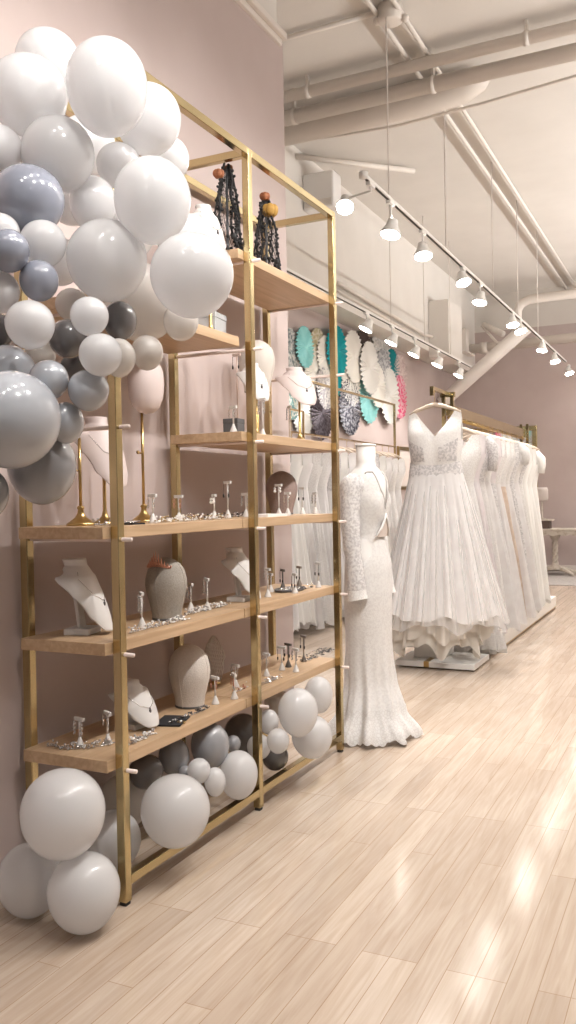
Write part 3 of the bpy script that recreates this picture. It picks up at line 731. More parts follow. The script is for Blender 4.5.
def sheath(u, v):
    th = 2*PI*u; c = math.cos(th); s = math.sin(th)
    z = lerp(1.10, .012, v)
    w = interps([(0, .105), (.2, .14), (.32, .146), (.55, .14), (.74, .15), (.88, .18), (1, .25)], v)
    d = interps([(0, .092), (.2, .125), (.32, .13), (.55, .125), (.74, .135), (.88, .165), (1, .235)], v)
    f = math.sin(9*th+.6*math.sin(2*th)) + .6*math.sin(16*th+1)
    k = 1+.085*smooth01((v-.45)/.55)*f
    sx = interps([(0, 0), (.7, .0), (1, -.07)], v); sy = interps([(0, 0), (.65, 0), (1, -.045)], v)
    z += .012*smooth01((v-.8)/.2)*(1+math.sin(11*th))
    return (w*k*c+sx, d*k*s+sy, z)
MB().grid(sheath, 140, 40, True).build('skirt', m_lace2, gown)
# scalloped lace hem flounce
def hemf(u, v):
    p = Vector(sheath(u, .86+.14*v)); q = Vector((p.x, p.y, 0)); q = q*(1.02+.02*v)
    return (q.x, q.y, max(.004, p.z+.003-.012*v*(abs(math.sin(36*PI*u)))))
MB().grid(hemf, 220, 8, True).build('lace_hem', m_lace, gown)
def bod(u, v):
    th = 2*PI*u; c = math.cos(th); s = math.sin(th); a = abs(c)
    if s < 0: top = 1.235+(1.435-1.235)*min(1, a/.52)**1.1      # plunging front
    else: top = 1.43
    if a > .80: top = lerp(1.435, 1.40, (a-.8)/.2)
    z = lerp(1.095, top, v)
    w = interp([(1.09, .106), (1.2, .119), (1.30, .139), (1.36, .139), (1.415, .124), (1.44, .101)], z); d = interp([(1.09, .089), (1.2, .099), (1.30, .115), (1.36, .113), (1.415, .10), (1.44, .078)], z)
    if s < 0 and 1.15 < z < 1.34: d += .022*math.sin(PI*(z-1.15)/.19)*(.35+min(1, a*1.6))
    return (w*c, d*s, z)
MB().grid(bod, 90, 22, True).build('bodice', m_lace2, gown)
edge = [Vector(bod(.5+.5*k/40, 1.0))*1.003 for k in range(41)]
MB().tube([p for p in edge if abs(p.x) < .10], .0045, 7).build('neckline_trim', mat('beaded_edge', (.50, .47, .45), .5), gown)
# cut-out waist panel: skin tone diamond with lace centre
def waistp(u, v):
    x = (u-.5)*.15; h = (1-abs(u-.5)*2)
    th = math.asin(max(-1, min(1, x/.112)))
    return (.112*math.sin(th), -.101*math.cos(th)-.006-.010*v, 1.085+.125*h*v)
MB().grid(waistp, 24, 8).build('waist_cutout', mat('nude_mesh', (.60, .52, .47), .8), gown)
dm = MB()
for sc_, r_ in ((1, .005), (.62, .004)):
    o_ = [Vector(waistp(.5+(k/12-.5)*sc_, 1)) for k in range(13)]
    dm.tube([p+Vector((0, -.004, -.03*(1-sc_))) for p in o_], r_, 6)
dm.build('diamond_trim', m_white, gown)
for s, nm in ((-1, 'near'), (.84, 'far')):
    pts = [Vector((s*.112, .0, 1.41)), Vector((s*.148, .01, 1.35)), Vector((s*.165, .015, 1.22)), Vector((s*.172, .0, 1.05)), Vector((s*.176, -.02, .92)), Vector((s*.178, -.03, .775))]
    path = []; rad = []
    for i in range(26):
        q = i/25*(len(pts)-1); k = min(int(q), len(pts)-2); path.append(pts[k].lerp(pts[k+1], q-k))
        rad.append(interps([(0, .045), (.12, .066), (.4, .052), (.7, .046), (1, .05)], i/25)*(1+.03*math.sin(i*1.7)))
    sl = MB().tube(path, rad, 24, caps=False).build('sleeve', m_greybead if s < 0 else m_lace2, gown)
    MB().tube([path[-2], path[-1], path[-1]+Vector((0, -.004, -.022))], [.051, .054, .058], 24, caps=False).build('cuff', m_lace, sl)

# --- the freestanding gold rack of gowns
GX = -1.86
rack = thing('clothes_rack', 'long freestanding gold clothes rack full of white gowns', 'clothes rack', (GX, 6.7, 0))
Og = (GX, 6.7, 0)
MB().box(GX-.30, GX+.31, 6.30, 6.78, .012, .055).build('end_plate', m_whitemetal, rack, off=Og, bevel=.004)
MB().box(GX-.075, GX-.035, 6.296, 6.60, .013, .0565).build('plate_strip', m_goldpole, rack, off=Og)
MB().box(GX-.20, GX+.04, 6.46, 6.74, .055, .17).build('pedestal', m_whitemetal, rack, off=Og, bevel=.004)
MB().box(GX-.24, GX+.295, 7.02, 10.22, .012, .135).build('plinth', m_whitemetal, rack, off=Og, bevel=.004)
MB().box(GX+.295, GX+.299, 7.03, 10.2, .012, .022).build('plinth_strip', m_goldpole, rack, off=Og)
for y in (6.80, 10.02):
    for dx in (-.035, .035):
        MB().box(GX+dx-.014, GX+dx+.014, y, y+.03, .1, 2.10).build('post', m_brass, rack, off=Og, bevel=.002)
MB().box(GX-.02, GX+.02, 6.83, 10.02, 1.945, 2.035).build('header_beam', m_brass, rack, off=Og, bevel=.003)
MB().tube([(GX, 6.83, 1.93), (GX, 10.02, 1.93)], .012, 12).build('hanging_rail', m_goldpole, rack, off=Og)
MB().box(GX-.015, GX+.015, 6.36, 6.84, 2.10, 2.13).box(GX-.015, GX+.015, 6.36, 6.385, 2.06, 2.10).build('front_arm', m_brass, rack, off=Og, bevel=.002)
MB().box(GX-.06, GX+.06, 6.80, 6.83, 2.09, 2.13).build('top_cap', m_brass, rack, off=Og, bevel=.002)

FRY = 6.44
hanger('pale wooden hanger holding the big tulle ballgown at the near end of the gold rack', (GX, FRY, 1.985), 0, .20, 'hangers on the gold rack', up=.10)
bg = thing('wedding_gown', 'big white tulle ballgown with V neck hanging at the near end of the gold rack', 'gown', (GX, FRY, 0), 0, 'gowns on the gold rack')
bodice_mb(1.945, 1.70, 1.53, .163, .192, .088, zbv=1.72, arm=.22, strap=(.70, .92)).build('bodice', m_lace2, bg)
def appl(sx):
    def fn(u, v):
        th = -PI/2+sx*(.28+.85*u); z = lerp(1.56, 1.735, v)
        k = (z-1.53)/.415; w = lerp(.192, .163/.74, smooth01(k*1.25)); d = .085*(1+.35*math.sin(PI*min(1, k*1.25)))*(1-smooth01((k-.55)/.45))+.012
        return (w*math.cos(th)*1.01, d*math.sin(th)*1.03-.003, z-.07*(1-u)*v)
    return fn
for s in (-1, 1): MB().grid(appl(s), 12, 12).build('lace_applique', m_applique, bg)
MB().grid(lambda u, v: ((.199+.016*v)*math.cos(2*PI*u), (.097+.016*v)*math.sin(2*PI*u), 1.56-.11*v+.02*math.sin(9*2*PI*u)*v), 80, 6, True).build('waistband', m_applique, bg)
skirt_mb(1.53, .40, .194, .093, .475, .34, 1.0, 23, .034, (.03, -.03), seed=5, nt=220, nz=40, hemwave=.02).build('tulle_skirt', m_tulle, bg)
skirt_mb(1.50, .345, .200, .098, .49, .355, 1.0, 31, .03, (.03, -.03), seed=15, nt=240, nz=30, hemwave=.03).build('tulle_overlay', m_sheer, bg)
skirt_mb(1.40, .17, .17, .11, .36, .27, .9, 13, .08, (-.03, -.02), seed=8, nt=180, nz=24, hemwave=.05).build('underskirt', m_under, bg)
skirt_mb(1.40, .26, .17, .11, .40, .30, .9, 17, .07, (-.01, -.02), seed=12, nt=180, nz=20, hemwave=.035).build('underskirt_ruffle', m_under, bg)

GG = 'gowns on the gold rack'
specs = [  # y, label, kwargs
 (6.93, 'blush gown with ruffled lace hem directly behind the big tulle ballgown', dict(body=m_lace, skirt=m_lace2, wh=.36, hem=.05, dh=.14, amp=.13, pleats=17)),
 (7.14, 'pale blush gown second behind the tulle ballgown on the gold rack', dict(body=m_blush, skirt=m_blush, wh=.33, hem=.10)),
 (7.36, 'grey beaded lace gown third behind the tulle ballgown', dict(body=m_greybead, skirt=m_lace2, wh=.30, hem=.12, sleeves=.30)),
 (7.58, 'white tulle gown fourth behind the ballgown, trailing near the plinth', dict(body=m_lace2, skirt=m_tulle, wh=.36, hem=.06, dh=.12)),
 (7.80, 'lilac tinged lace gown fifth behind the ballgown on the gold rack', dict(body=m_blush, skirt=m_greybead, wh=.28, hem=.14)),
 (8.02, 'white lace gown sixth behind the ballgown on the gold rack', dict(body=m_lace, skirt=m_tulle, wh=.34, hem=.05)),
 (8.25, 'champagne lined gown with white flowers in the middle of the gold rack', dict(body=m_lace2, skirt=m_champ, wh=.31, hem=.16, band=m_tulle)),
 (8.46, 'white floral tulle gown just beyond the champagne lined one', dict(body=m_lace, skirt=m_tulle, wh=.35, hem=.06, dh=.10)),
 (8.70, 'grey beaded gown just past the middle of the gold rack', dict(body=m_greybead, skirt=m_greybead, wh=.30, hem=.09)),
 (8.94, 'white gown with short puff sleeves in the far half of the gold rack', dict(body=m_lace2, skirt=m_tulle, wh=.33, hem=.05, sleeves=.22)),
 (9.18, 'silver lace gown fourth from the far end of the gold rack', dict(body=m_greybead, skirt=m_lace, wh=.30, hem=.10)),
 (9.45, 'plain ivory satin gown third from the far end of the gold rack', dict(body=m_satin, skirt=m_satin, wh=.31, hem=.08, pleats=7)),
 (9.75, 'plain white satin gown second from the far end of the gold rack', dict(body=m_satin, skirt=m_satin, wh=.31, hem=.10, pleats=6)),
 (10.10, 'smooth white gown with drooping sleeves at the far end of the gold rack', dict(body=m_satin, skirt=m_satin, wh=.25, wsh=.15, hem=.12, pleats=6, sleeves=.25)),
]
for i, (y, lab, kw) in enumerate(specs):
    y = 6.93+(y-6.93)*.915
    rz = R.uniform(-.07, .05); kw['hem'] = max(kw['hem'], .15) if i else .06; kw['dh'] = min(kw.get('dh', .075), .075 if i else .09)
    rack_gown(GX+.02, y, rz, lab, GG, seed=20+i, top=1.80+R.uniform(-.02, .02), **kw)
    hanger('pale wooden hanger holding the '+' '.join(lab.split()[:11]), (GX+.02, y, 1.845), rz, .18, 'hangers on the gold rack', up=.085)

# --- gold rail of gowns along the side wall
SX = -3.60
r2 = thing('clothes_rack', 'gold framed rail of white gowns standing along the left side wall', 'clothes rack', (SX, 6.7, 0))
Os = (SX, 6.7, 0)
for y in (6.65, 10.5):
    for dx in (.04,):
        MB().box(SX+dx-.013, SX+dx+.013, y-.013, y+.013, 0, 2.48).build('post', m_brass, r2, off=Os, bevel=.002)
    MB().box(SX-.20, SX+.12, y-.013, y+.013, .03, .056).build('foot_bar', m_brass, r2, off=Os)
for dx in (.04,):
    MB().box(SX+dx-.013, SX+dx+.013, 6.65, 10.5, 2.455, 2.48).build('top_bar', m_brass, r2, off=Os, bevel=.002)
MB().box(SX-.01, SX+.05, 6.65, 10.5, 1.93, 1.945).build('hanging_rail', m_brass, r2, off=Os)
sl = ['satin gown nearest the shelf', 'lace bodice gown', 'plain crepe gown', 'tulle gown with full hem', 'beaded gown', 'slim satin gown', 'soft pleated gown', 'lace gown with ruffled hem', 'ivory gown', 'full skirted gown', 'sequinned gown', 'slender lace gown', 'draped gown', 'tiered tulle gown', 'chiffon gown', 'straight gown']
ords = ['first', 'second', 'third', 'fourth', 'fifth', 'sixth', 'seventh', 'eighth', 'ninth', 'tenth', 'eleventh', 'twelfth', 'thirteenth', 'fourteenth', 'fifteenth', 'last']
for i in range(16):
    y = 6.85+i*.235
    bm, sm_ = [(m_lace2, m_tulle), (m_satin, m_satin), (m_lace, m_lace2), (m_greybead, m_tulle), (m_tulle, m_tulle)][i*3 % 5]
    rz = R.uniform(-.06, .06)
    rack_gown(SX, y, rz, 'white %s, %s from the near end of the side wall rail' % (sl[i], ords[i]), 'gowns on the side wall rail', top=1.79+R.uniform(-.02, .02), hem=.05+.10*R.random(), wh=.24+.08*R.random(), dh=.07+.02*R.random(), body=bm, skirt=sm_, seed=60+i)
    hanger('pale hanger %s from the near end of the side wall rail' % ords[i], (SX, y, 1.835), rz, .17, 'hangers on the side wall rail', up=.085)
# ---------------------------------------------------------------- paper fans on the side wall
def fan(px, py, rad, c, label, kind='plain', c2=None, lean=.03):
    p = on(px, py, 'X', XL+lean+.012)
    nm = 'fan_paper_'+''.join('%02x' % int(255*k) for k in c)+kind
    m = mat(nm, c, .8, noise=(28 if kind == 'speckle' else 9, c2, (.44, .56) if kind == 'speckle' else (.40, .62)) if c2 else None)
    t = thing('paper_fan', label, 'wall fan', p, 0, 'round paper fans on the side wall'); t.rotation_euler = (R.uniform(0, 6.28), 0, 0)
    n = 32
    def fn(u, v):
        a = 2*PI*u; r = .012+(rad-.012)*v
        sc = 1+(.03*math.cos(20*a) if v > .9 else 0)
        z = .019*v*(1 if int(round(u*n*2)) % 2 else -1)*.8+.012*(1-v)
        return (z, r*sc*math.cos(a), r*sc*math.sin(a))
    fm = MB().grid(fn, n*2, 5, True); fm.s = [False]*len(fm.s); fm.build('pleats', m, t, solid=.002)
    MB().ball((.012, 0, 0), (.008, rad*.09, rad*.09), 12, 8).build('centre_button', m, t)
TEAL = (.0, .27, .31); AQUA = (.28, .62, .62); WH = (.78, .75, .70); CR = (.70, .65, .55)
fans = [
 (290, 354, .27, (.62, .62, .60), 'silver grey speckled fan at the left end of the fan display', 'speckle', (.20, .24, .25), .03),
 (305, 347, .22, AQUA, 'pale aqua fan beside the silver speckled one', 'plain', (.36, .70, .70), .07),
 (318, 347, .21, CR, 'cream and gold fan right of the pale aqua one', 'speckle', (.50, .44, .28), .03),
 (326, 357, .24, WH, 'ivory fan tucked behind the gold shelf post', 'plain', None, .06),
 (314, 372, .25, WH, 'white fan low under the cream and gold one', 'plain', None, .03),
 (325, 388, .24, (.70, .67, .64), 'white fan with grey print behind the blush bust', 'speckle', (.38, .36, .38), .06),
 (337, 351, .30, TEAL, 'deep teal fan showing both sides of the far gold post', 'plain', (.0, .33, .36), .10),
 (340, 376, .24, TEAL, 'lower teal fan half hidden by white ones', 'plain', None, .03),
 (322, 413, .30, (.055, .04, .05), 'dark plum fan with pale centre streaks below the others', 'speckle', (.13, .11, .13), .05),
 (364, 351, .26, (.11, .075, .065), 'dark brown fan peeping over the large white ones', 'plain', None, .03),
 (354, 357, .32, WH, 'large cream white fan at the top middle of the display', 'plain', (.72, .69, .62), .08),
 (370, 368, .33, (.76, .74, .71), 'large white fan lower right of the cream one', 'plain', None, .12),
 (351, 382, .30, (.76, .74, .70), 'white fan under the large cream white one', 'plain', None, .05),
 (381, 350, .33, (.48, .48, .47), 'tall grey print fan right of the white ones', 'speckle', (.66, .64, .62), .04),
 (384, 371, .30, (.54, .54, .54), 'silver fan under the tall grey print one', 'speckle', (.28, .28, .29), .06),
 (350, 407, .34, (.06, .06, .085), 'charcoal and white starburst fan low in the middle', 'speckle', (.40, .40, .44), .05),
 (369, 396, .35, AQUA, 'pale turquoise fan below the large white ones', 'plain', (.22, .55, .57), .03),
 (378, 386, .28, WH, 'small white fan overlapping the pale turquoise one', 'plain', None, .09),
 (392.5, 370, .29, (.0, .20, .22), 'dark teal fan near the right end of the display', 'plain', None, .03),
 (390, 396, .38, (.74, .73, .70), 'white fan with dark rim near the gold rail post', 'plain', None, .07),
 (400, 375, .30, (.52, .40, .38), 'dusty pink print fan at the right end above the magenta one', 'speckle', (.66, .56, .53), .03),
 (399.5, 397, .31, (.62, .05, .17), 'magenta and white fan at the right end of the display', 'speckle', (.68, .42, .45), .04),
 (291, 397, .24, (.72, .71, .64), 'white fan with teal leaf print low at the left end', 'speckle', (.20, .36, .36), .03),
 (303, 412, .26, (.74, .73, .70), 'white fan low beside the dark plum one', 'plain', None, .03),
]
for f in fans: fan(*f)

# ---------------------------------------------------------------- track lights
m_bulb = emit_mat('lamp_bulb', (1, .96, .90), 45)
def spot_lamp(p, label, aim, power, group, ztrack, size=1.0, xt=None, spread=2.3):
    d = (Vector(aim)-Vector(p)).normalized()
    tx = p[0] if xt is None else xt
    t = thing('track_spotlight', label, 'spotlight', (tx, p[1], ztrack-.012), 0, group)
    o = Vector((tx, p[1], ztrack-.012)); q = Vector(p)-o
    MB().box(-.016, .016, -.05, .05, -.022, .010).build('adaptor', m_whitemetal, t, bevel=.003)
    MB().tube([(0, 0, -.02), (0, 0, q.z*.45), tuple(q-d*.07*size)], .009, 8).build('stem', m_whitemetal, t)
    MB().lathe([(.022, -.085), (.032, -.08), (.036, -.05), (.046, -.02), (.062, .012), (.064, .03), (.060, .032)], q, n=24, axis=d, sx=size, sy=size, caps=False).build('housing', m_whitemetal, t)
    MB().lathe([(.001, .020), (.045, .024), (.058, .027)], q, n=24, axis=d, sx=size, sy=size, caps=False).build('bulb', m_bulb, t)
    L = bpy.data.lights.new('spot_beam', 'SPOT'); L.energy = power; L.spot_size = spread; L.spot_blend = .8; L.shadow_soft_size = .05; L.color = (1, .97, .94)
    lo = bpy.data.objects.new('spot_beam', L); COL.objects.link(lo); lo.parent = t; lo.location = q+d*.05
    lo.rotation_euler = d.to_track_quat('-Z', 'Y').to_euler()
T1X, T1Z = -1.976, 3.38
T2X, T2Z = -3.116, 3.20
def track(name_label, x, z, y0, y1, cords):
    t = thing('light_track', name_label, 'light track', (x, y0, z)); o = (x, y0, z)
    MB().box(x-.018, x+.018, y0, y1, z-.011, z+.011).build('rail', m_whitemetal, t, off=o, bevel=.002)
    MB().box(x-.009, x+.009, y0+.02, y1-.02, z-.0125, z-.0105).build('slot', mat('dark_slot', (.06, .055, .05), .6), t, off=o)
    MB().lathe([(.03, -.016), (.03, .02)], (x, y0-.01, z), n=20).build('end_cap', m_whitemetal, t, off=o)
    for y in cords: MB().tube([(x, y, z), (x, y, ZC)], .0055, 8).build('suspension_cord', m_trim, t, off=o)
    return t
cords1 = [on(a, b, 'X', T1X).y for a, b in ((389, 200), (446, 245), (493, 289), (518, 313), (538, 333))]
track('white light track hanging over the gold gown rack', T1X, T1Z, 5.30, 14.2, cords1)
cords2 = [on(a, b, 'X', T2X).y for a, b in ((391, 322), (424.5, 338), (450.5, 354))]
track('white light track hanging along the bulkhead near the fans', T2X, T2Z, 5.9, 12.7, cords2)
l1 = [(345, 204), (391, 231), (423, 253), (463, 274), (480, 300), (512.5, 316), (520, 328), (542, 344), (555, 360), (569, 369)]
o1 = ['nearest', 'second', 'third', 'fourth', 'fifth', 'sixth', 'seventh', 'eighth', 'ninth', 'farthest']
for i, (a, b) in enumerate(l1):
    p = on(a, b, 'X', T1X) if i else on(a, b, 'Y', 5.42)
    p.z = min(p.z, T1Z-.12)
    aim = (p.x+(.3 if i % 3 == 0 else -.1 if i % 3 == 1 else .15), p.y-.3, p.z-1) if i else (p.x+.2, p.y-.55, p.z-.7)
    spot_lamp(p, '%s lit spotlight on the track over the gold gown rack' % o1[i], aim, E_T1, 'spotlights on the track over the gold rack', T1Z, xt=T1X, size=1.15 if i else .95, spread=1.45)
l2 = [(366.7, 327), (392, 341), (414.7, 353), (438, 363.5), (459, 374)]
o2 = ['nearest', 'second', 'third', 'fourth', 'farthest']
for i, (a, b) in enumerate(l2):
    p = on(a, b, 'X', T2X); p.z = min(p.z, T2Z-.12)
    spot_lamp(p, '%s lit spotlight on the track beside the fan wall' % o2[i], (p.x-.42, p.y-.25, p.z-.9), E_T2, 'spotlights on the track beside the fan wall', T2Z, size=1.2, spread=1.5)

# ---------------------------------------------------------------- ceiling services
def pipe(name, label, cat, pts, r, n=14, group=None, m=None, extra=None):
    o = Vector(pts[0]); t = thing(name, label, cat, o, 0, group)
    MB().tube([Vector(p)-o for p in pts], r, n).build('run', m or m_pipe, t)
    if extra: extra(t, o)
    return t
yA = 6.62
def clamps(xs, y, z, r):
    def f(t, o):
        for x in xs: MB().box(x-.012-o.x, x+.012-o.x, y-.02-o.y, y+.02-o.y, z-o.z, ZC-o.z).lathe([(r+.006, -.02), (r+.006, .02)], Vector((x, y, z))-o, n=16, axis=(1, 0, 0)).build('clamp', m_pipe, t)
    return f
pipe('ceiling_pipe', 'cream pipe crossing the ceiling, higher of the two side by side', 'pipe', [(XB, 6.50, 4.62), (XR, 6.50, 4.62)], .045, extra=clamps((-2.9, -1.15, .6, 2), 6.50, 4.62, .045))
pipe('ceiling_pipe', 'thicker cream pipe crossing the ceiling beneath its neighbour', 'pipe', [(XB, 6.66, 4.52), (XR, 6.66, 4.52)], .06, extra=clamps((-3.1, -1.9, 1.2), 6.66, 4.52, .06))
pipe('air_duct', 'wide cream duct ending in a rounded tip under the ceiling pipes', 'duct', [(XB, 7.0, 4.57), (-2.1, 7.0, 4.57), (-1.75, 7.0, 4.59), (-1.6, 7.0, 4.63), (-1.52, 7.0, 4.67)], [.12, .12, .11, .08, .03], 24)
pipe('ceiling_cable', 'thin cable sagging across the ceiling beyond the pipes', 'cable', [(-3.45, 7.15, 4.56), (-2.9, 7.2, 4.52), (-2.36, 7.2, 4.50), (-1.6, 7.1, 4.49), (-.86, 7.0, 4.5), (.6, 6.9, 4.6)], .014, 8)
pipe('conduit', 'slanting conduit stub near the first spotlight', 'conduit', [(-3.60, 7.75, 4.66), (-2.71, 8.76, 4.69)], .026)
pipe('conduit', 'left one of two parallel conduits running down the ceiling', 'conduit', [(-2.06, 3.0, 4.70), (-2.06, YB, 4.70)], .018)
pipe('conduit', 'right one of two parallel conduits running down the ceiling', 'conduit', [(-1.90, 3.0, 4.70), (-1.90, YB, 4.70)], .018)
pipe('conduit', 'thin conduit from the partition top to the junction box', 'conduit', [(XP-.2, 5.84, 4.71), (-2.02, 5.84, 4.71)], .018) if False else pipe('conduit', 'thin conduit from the partition top to the junction box', 'conduit', [(-3.55, 5.84, 4.715), (-2.02, 5.84, 4.715)], .018)
jb = thing('junction_box', 'round cream junction box on the ceiling where the conduits meet', 'junction box', (-1.97, 5.86, 4.66))
MB().lathe([(.07, -.03), (.085, -.02), (.085, .09)], n=20).build('cover', m_pipe, jb); MB().ball((.10, .02, -.01), (.03, .03, .03), 10, 8).ball((-.09, -.01, 0), (.035, .035, .025), 10, 8).build('connectors', m_pipe, jb)
# pipes along the back of the room
def tee(t, o):
    MB().lathe([(.10, -.06), (.10, .06)], Vector((-3.35, 14.6, 3.78))-o, n=18, axis=(1, 0, 0)).build('joint', m_pipe, t)
pipe('ceiling_pipe', 'thick pipe along the top of the back wall above the pink paint', 'pipe', [(XB, 14.6, 3.78), (XR, 14.6, 3.95)], .075, extra=tee)
pipe('ceiling_pipe', 'elbowed pipe near the ceiling over the back wall', 'pipe', [(-2.72, 14.2, 3.80), (-2.72, 14.2, 4.25), (-2.66, 14.2, 4.36), (-2.52, 14.2, 4.42), (XR, 14.2, 4.52)], .075)
br_a = on(443, 402, 'Y', 13.8); br_b = on(529, 325, 'Y', 13.8)
ext = br_a+(br_a-br_b)*1.6
pipe('brace_pipe', 'thick white pipe slanting down across the back corner', 'pipe', [br_b, br_a, Vector((ext.x, ext.y, ext.z)) if ext.x > XL+.15 else br_a+(br_a-br_b)*.02], .105, 20, m=m_trim)
pipe('strut', 'thin strut between the back pipe and the slanting pipe', 'strut', [on(482, 326, 'Y', 14.3), on(500, 346, 'Y', 13.85)], .022)
pipe('strut', 'short thick strut left of the slanting pipe', 'strut', [on(484, 325, 'Y', 14.3), on(503, 334, 'Y', 14.0)], .05)
pipe('conduit', 'thin pipe run along the foot of the bulkhead', 'conduit', [on(338, 283, 'X', XB+.05), on(425, 335, 'X', XB+.05), on(440, 338, 'X', XB+.05)], .022)
pipe('conduit', 'second thin pipe run just under the first on the bulkhead', 'conduit', [on(338, 291, 'X', XB+.05), on(425, 341, 'X', XB+.05)], .016)
# boxes on the bulkhead
a = on(333, 170, 'Y', 7.9)
ac = thing('air_conditioner', 'white box-shaped air unit on the bulkhead beyond the partition wall', 'air conditioner', (XB, 7.9, 4.17))
MB().box(0, a.x-XB, 0, .22, 0, .36).build('housing', m_white, ac, bevel=.02)
mb = MB()
for k in range(5): mb.box(.02, a.x-XB-.02, -.004, .004, .02+.014*k, .028+.014*k)
mb.build('louvre', m_pipe, ac)
cb = thing('duct_box', 'cream boxed duct hanging on the bulkhead at the far end of the fan wall', 'duct', (XB, 12.2, 3.32))
MB().box(.004, .30, 0, .75, .02, .80).build('casing', m_cream, cb, bevel=.005); MB().box(.004, .32, -.01, .76, -.02, .02).build('rim', m_trim, cb, bevel=.004)
p = on(452, 341, 'Y', 14.2)
sp_ = thing('loudspeaker', 'dark boxed speaker on a white shelf in the far corner under the ceiling', 'speaker', (p.x, 14.2, p.z))
MB().box(-.12, .12, 0, .25, -.20, .24).build('cabinet', mat('dark_grille', (.09, .08, .075), .7), sp_, bevel=.01); MB().box(-.13, .30, -.25, .3, -.235, -.205).build('shelf', m_trim, sp_, bevel=.004)
MB().box(.17, .26, -.1, .1, -.205, .18).build('side_panel', m_trim, sp_, bevel=.004)

# ---------------------------------------------------------------- far end furniture
m_antique = mat('antique_cream', (.56, .50, .43), .6, noise=(16, (.42, .35, .27), (.5, .7)))
tb = thing('console_table', 'antique cream console table with twisted pedestal against the back wall', 'table', (-2.2, 14.35, 0))
def plank(u, v): pass
ap = MB()
n = 48
for k in range(n):
    x0 = -.42+.84*k/n; x1 = -.42+.84*(k+1)/n; dz = .055+.028*abs(math.sin(k/n*PI*5))
    for y in (-.20, .20): ap.box(x0, x1, y-.012, y+.012, .72-dz, .72)
ap.build('apron', m_antique, tb)
MB().box(-.46, .46, -.235, .235, .72, .75).build('tabletop', m_antique, tb, bevel=.006)
MB().lathe([(.10, .08), (.13, .10), (.09, .13), (.05, .17), (.055, .20)], n=24).build('pedestal', m_antique, tb); MB().lathe([(.05, .56), (.07, .60), (.09, .64), (.09, .72)], n=24).build('capital', m_antique, tb)
tw = MB()
for ph in (0, 2*PI/3, 4*PI/3): tw.tube([(.024*math.cos(ph+z*22), .024*math.sin(ph+z*22), .19+z) for z in [k*.012 for k in range(33)]], .026, 10)
tw.build('twisted_column', m_antique, tb)
for s in (-1, 1):
    for q in (-1, 1):
        MB().tube([(0, 0, .10), (s*.12, q*.07, .10), (s*.22, q*.13, .06), (s*.28, q*.17, .035)], [.04, .035, .03, .035], 10).ball((s*.29, q*.175, .028), .028, 10, 8).build('foot', m_antique, tb)
fr = thing('floor_frame', 'pale gilt frame edge standing at the right of the console table', 'frame', (-1.70, 14.42, 0))
MB().box(-.02, .02, -.02, .02, 0, .78).box(.5, .54, -.02, .02, 0, .78).box(.02, .5, -.02, .02, .74, .78).box(.02, .5, -.02, .02, .0, .04).build('frame', m_antique, fr, bevel=.004)
st = thing('keepsake_box', 'dark wooden box with pale lid on the console table', 'box', (-2.385, 14.3, .75))
MB().box(-.13, .13, -.10, .10, 0, .125).build('box_base', mat('dark_walnut', (.10, .065, .05), .5), st, bevel=.004)
MB().box(-.17, .17, -.13, .13, .125, .15).build('lid', m_antique, st, bevel=.005)
lp = thing('table_lamp', 'small lamp with white shade on the dark wooden box', 'lamp', (-2.385, 14.3, .90))
MB().lathe([(.06, 0), (.06, .012), (.012, .025), (.010, .33)], n=20).build('base', m_antique, lp)
MB().lathe([(.085, .30), (.095, .33), (.095, .47), (.08, .51)], n=28, caps=False).build('lamp_shade', mat('white_shade', (.80, .74, .70), .8, trans=.4), lp, solid=.004)
mi = thing('wall_mirror', 'gold framed mirror on the back wall behind the far end of the rack', 'mirror', (-3.2, 14.97, 1.6))
mw = -2.56+3.2
MB().box(-.55, mw, -.03, .0, .78, .86).box(-.55, mw, -.03, .0, -.6, -.52).box(-.55, -.47, -.03, 0, -.52, .78).box(mw-.08, mw, -.03, 0, -.52, .78).build('frame', m_brass, mi, bevel=.006)
MB().box(-.47, mw-.08, -.012, -.004, -.52, .78).build('glass', mat('mirror_glass', (.82, .80, .78), .05, metal=1), mi)
pf = thing('picture_frame', 'small gold frame edge between the side rail and the ballgown', 'frame', (XL+.01, 12.0, 1.55))
q = on(399, 446, 'X', XL+.03); pf.location = (XL+.003, q.y, q.z)
MB().box(0, .03, -.02, .9, -.05, .0).box(0, .03, -.02, .03, -.62, -.05).box(0, .03, .85, .9, -.62, -.05).box(0, .03, .03, .85, -.62, -.57).build('frame', mat('aged_gold', (.35, .24, .10), .3, metal=1), pf, bevel=.003)
MB().box(0.002, .012, .03, .85, -.57, -.05).build('picture', mat('picture_paper', (.70, .62, .57), .8), pf)
ru = MB().box(-2.75, .8, 12.7, 14.95, 0.0, .012).build('rug', mat('grey_rug', (.33, .30, .28), .95, noise=(30, (.40, .365, .34), (.4, .6)), bump=(200, .5)), bevel=.004)
tag(ru, 'grey rug on the floor under the console table', 'rug')

# ---------------------------------------------------------------- light
w = bpy.data.worlds.new('daylight'); scene.world = w; w.use_nodes = True
w.node_tree.nodes['Background'].inputs[0].default_value = (1.0, .97, .94, 1); w.node_tree.nodes['Background'].inputs[1].default_value = WORLD
def area(name, loc, aim, sx, sy, e, col=(1, .99, .975)):
    L = bpy.data.lights.new(name, 'AREA'); L.shape = 'RECTANGLE'; L.size = sx; L.size_y = sy; L.energy = e; L.color = col
    o = bpy.data.objects.new(name, L); COL.objects.link(o); o.location = loc
    o.rotation_euler = (Vector(aim)-Vector(loc)).to_track_quat('-Z', 'Y').to_euler()
    return o
# daylight through the shop windows at the street end
area('window_daylight', (1.0, YF+.05, 2.2), (1.0, 6, 1.6), 5.2, 3.2, E_FRONT)
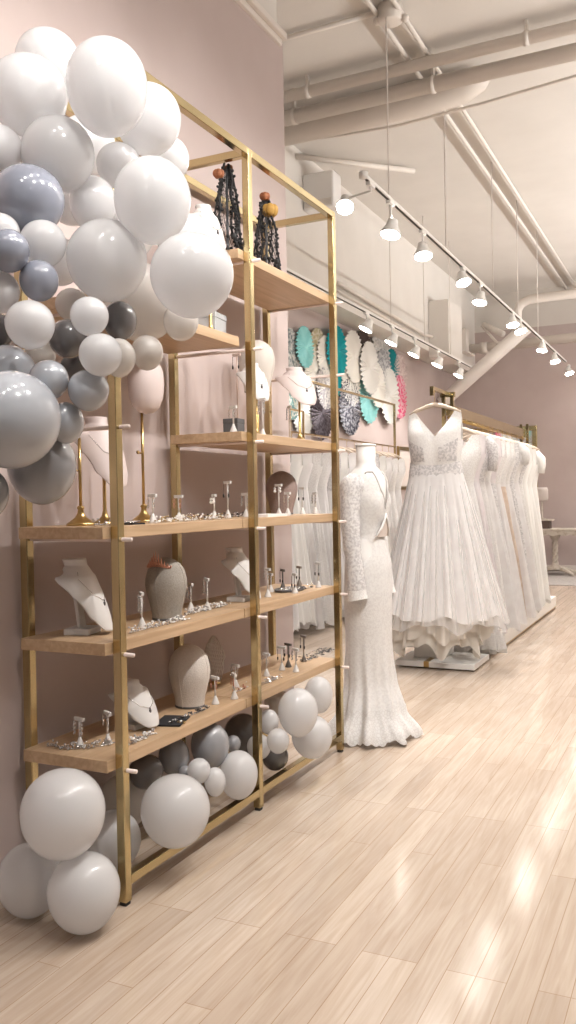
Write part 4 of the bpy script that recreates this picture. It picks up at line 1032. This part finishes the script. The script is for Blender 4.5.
# unseen fill lights added along the right-hand wall to brighten the ceiling
cove = MB().box(XR-.16, XR, -3, 14.6, 1.80, 1.92).build('cornice', m_trim); cove['kind'] = 'structure'; cove.name = 'trim_2'  # ledge out of view, added to carry the ceiling fill
for y, k in ((5.2, .45), (9.2, 1.), (13, 1.)):
    area('ceiling_fill', (XR-.10, y, 1.96), (XR-2.6, y, ZC), 3.9, .12, E_CEILFILL*k).data.spread = math.radians(85)
# the aisle's own light track nearer the street (out of the picture), near lamps aimed at the shelves
track('white light track over the aisle in front of the shelves', -.15, 3.45, .6, 9.6, (1.0, 3.0, 5.4, 7.4, 9.2))
for i, (y, aim, k) in enumerate(((1.0, (-1.8, 1.5, 1.3), .8), (1.8, (-1.8, 2.1, 1.2), 1), (2.6, (-1.8, 2.8, 1.2), 1), (3.4, (-1.8, 3.5, 1.2), 1), (4.2, (-1.7, 4.7, .9), 1),
                                (5.0, (-1.86, 6.4, .9), 1.2), (7.0, (-1.7, 7.6, .9), 1), (9.0, (-1.7, 9.6, .9), 1))):  # this row of unseen lamps is added to brighten the gowns
    spot_lamp((-.15, y, 3.29), ['first', 'second', 'third', 'fourth', 'fifth', 'sixth', 'seventh', 'last'][i]+' lit spotlight of the aisle track, counted from the shelf corner', aim, E_AISLE*k, 'spotlights on the aisle track', 3.45)
track('short white light track above the balloon garland', -.95, 3.45, .1, 2.5, (.4, 2.2))
for i, y in enumerate((.35, .85, 1.35, 1.85, 2.3)):
    spot_lamp((-.95, y, 3.29), ['first', 'second', 'third', 'fourth', 'last'][i]+' lit spotlight of the short track above the balloon garland', (-1.55, y+.35, 1.8), E_GARL, 'spotlights above the balloon garland', 3.45)
track('white light track over the middle of the shop floor', 2.2, 3.5, -2.2, 11.5, (-1, 2, 5, 8, 11))
for i, y in enumerate((-1.2, 1.2, 3.6, 6.0, 8.4, 10.8)):  # unseen lamps; the far pair is turned and boosted to brighten the back wall
    spot_lamp((2.2, y, 3.34), ['street end', 'second', 'third', 'fourth', 'fifth', 'last'][i]+' lit spotlight of the unseen middle track', (1.5, y+.2, 0) if y < 7 else (-.9, YB, 1.9), E_MID if y < 7 else E_BACK, 'spotlights on the middle track', 3.5)

vs = scene.view_settings; vs.view_transform = 'Standard'; vs.look = 'None'; vs.gamma = 1; vs.exposure = EXPO; vs.use_curve_mapping = False
scene.cycles.max_bounces = 8; scene.cycles.diffuse_bounces = 4; scene.cycles.use_denoising = True
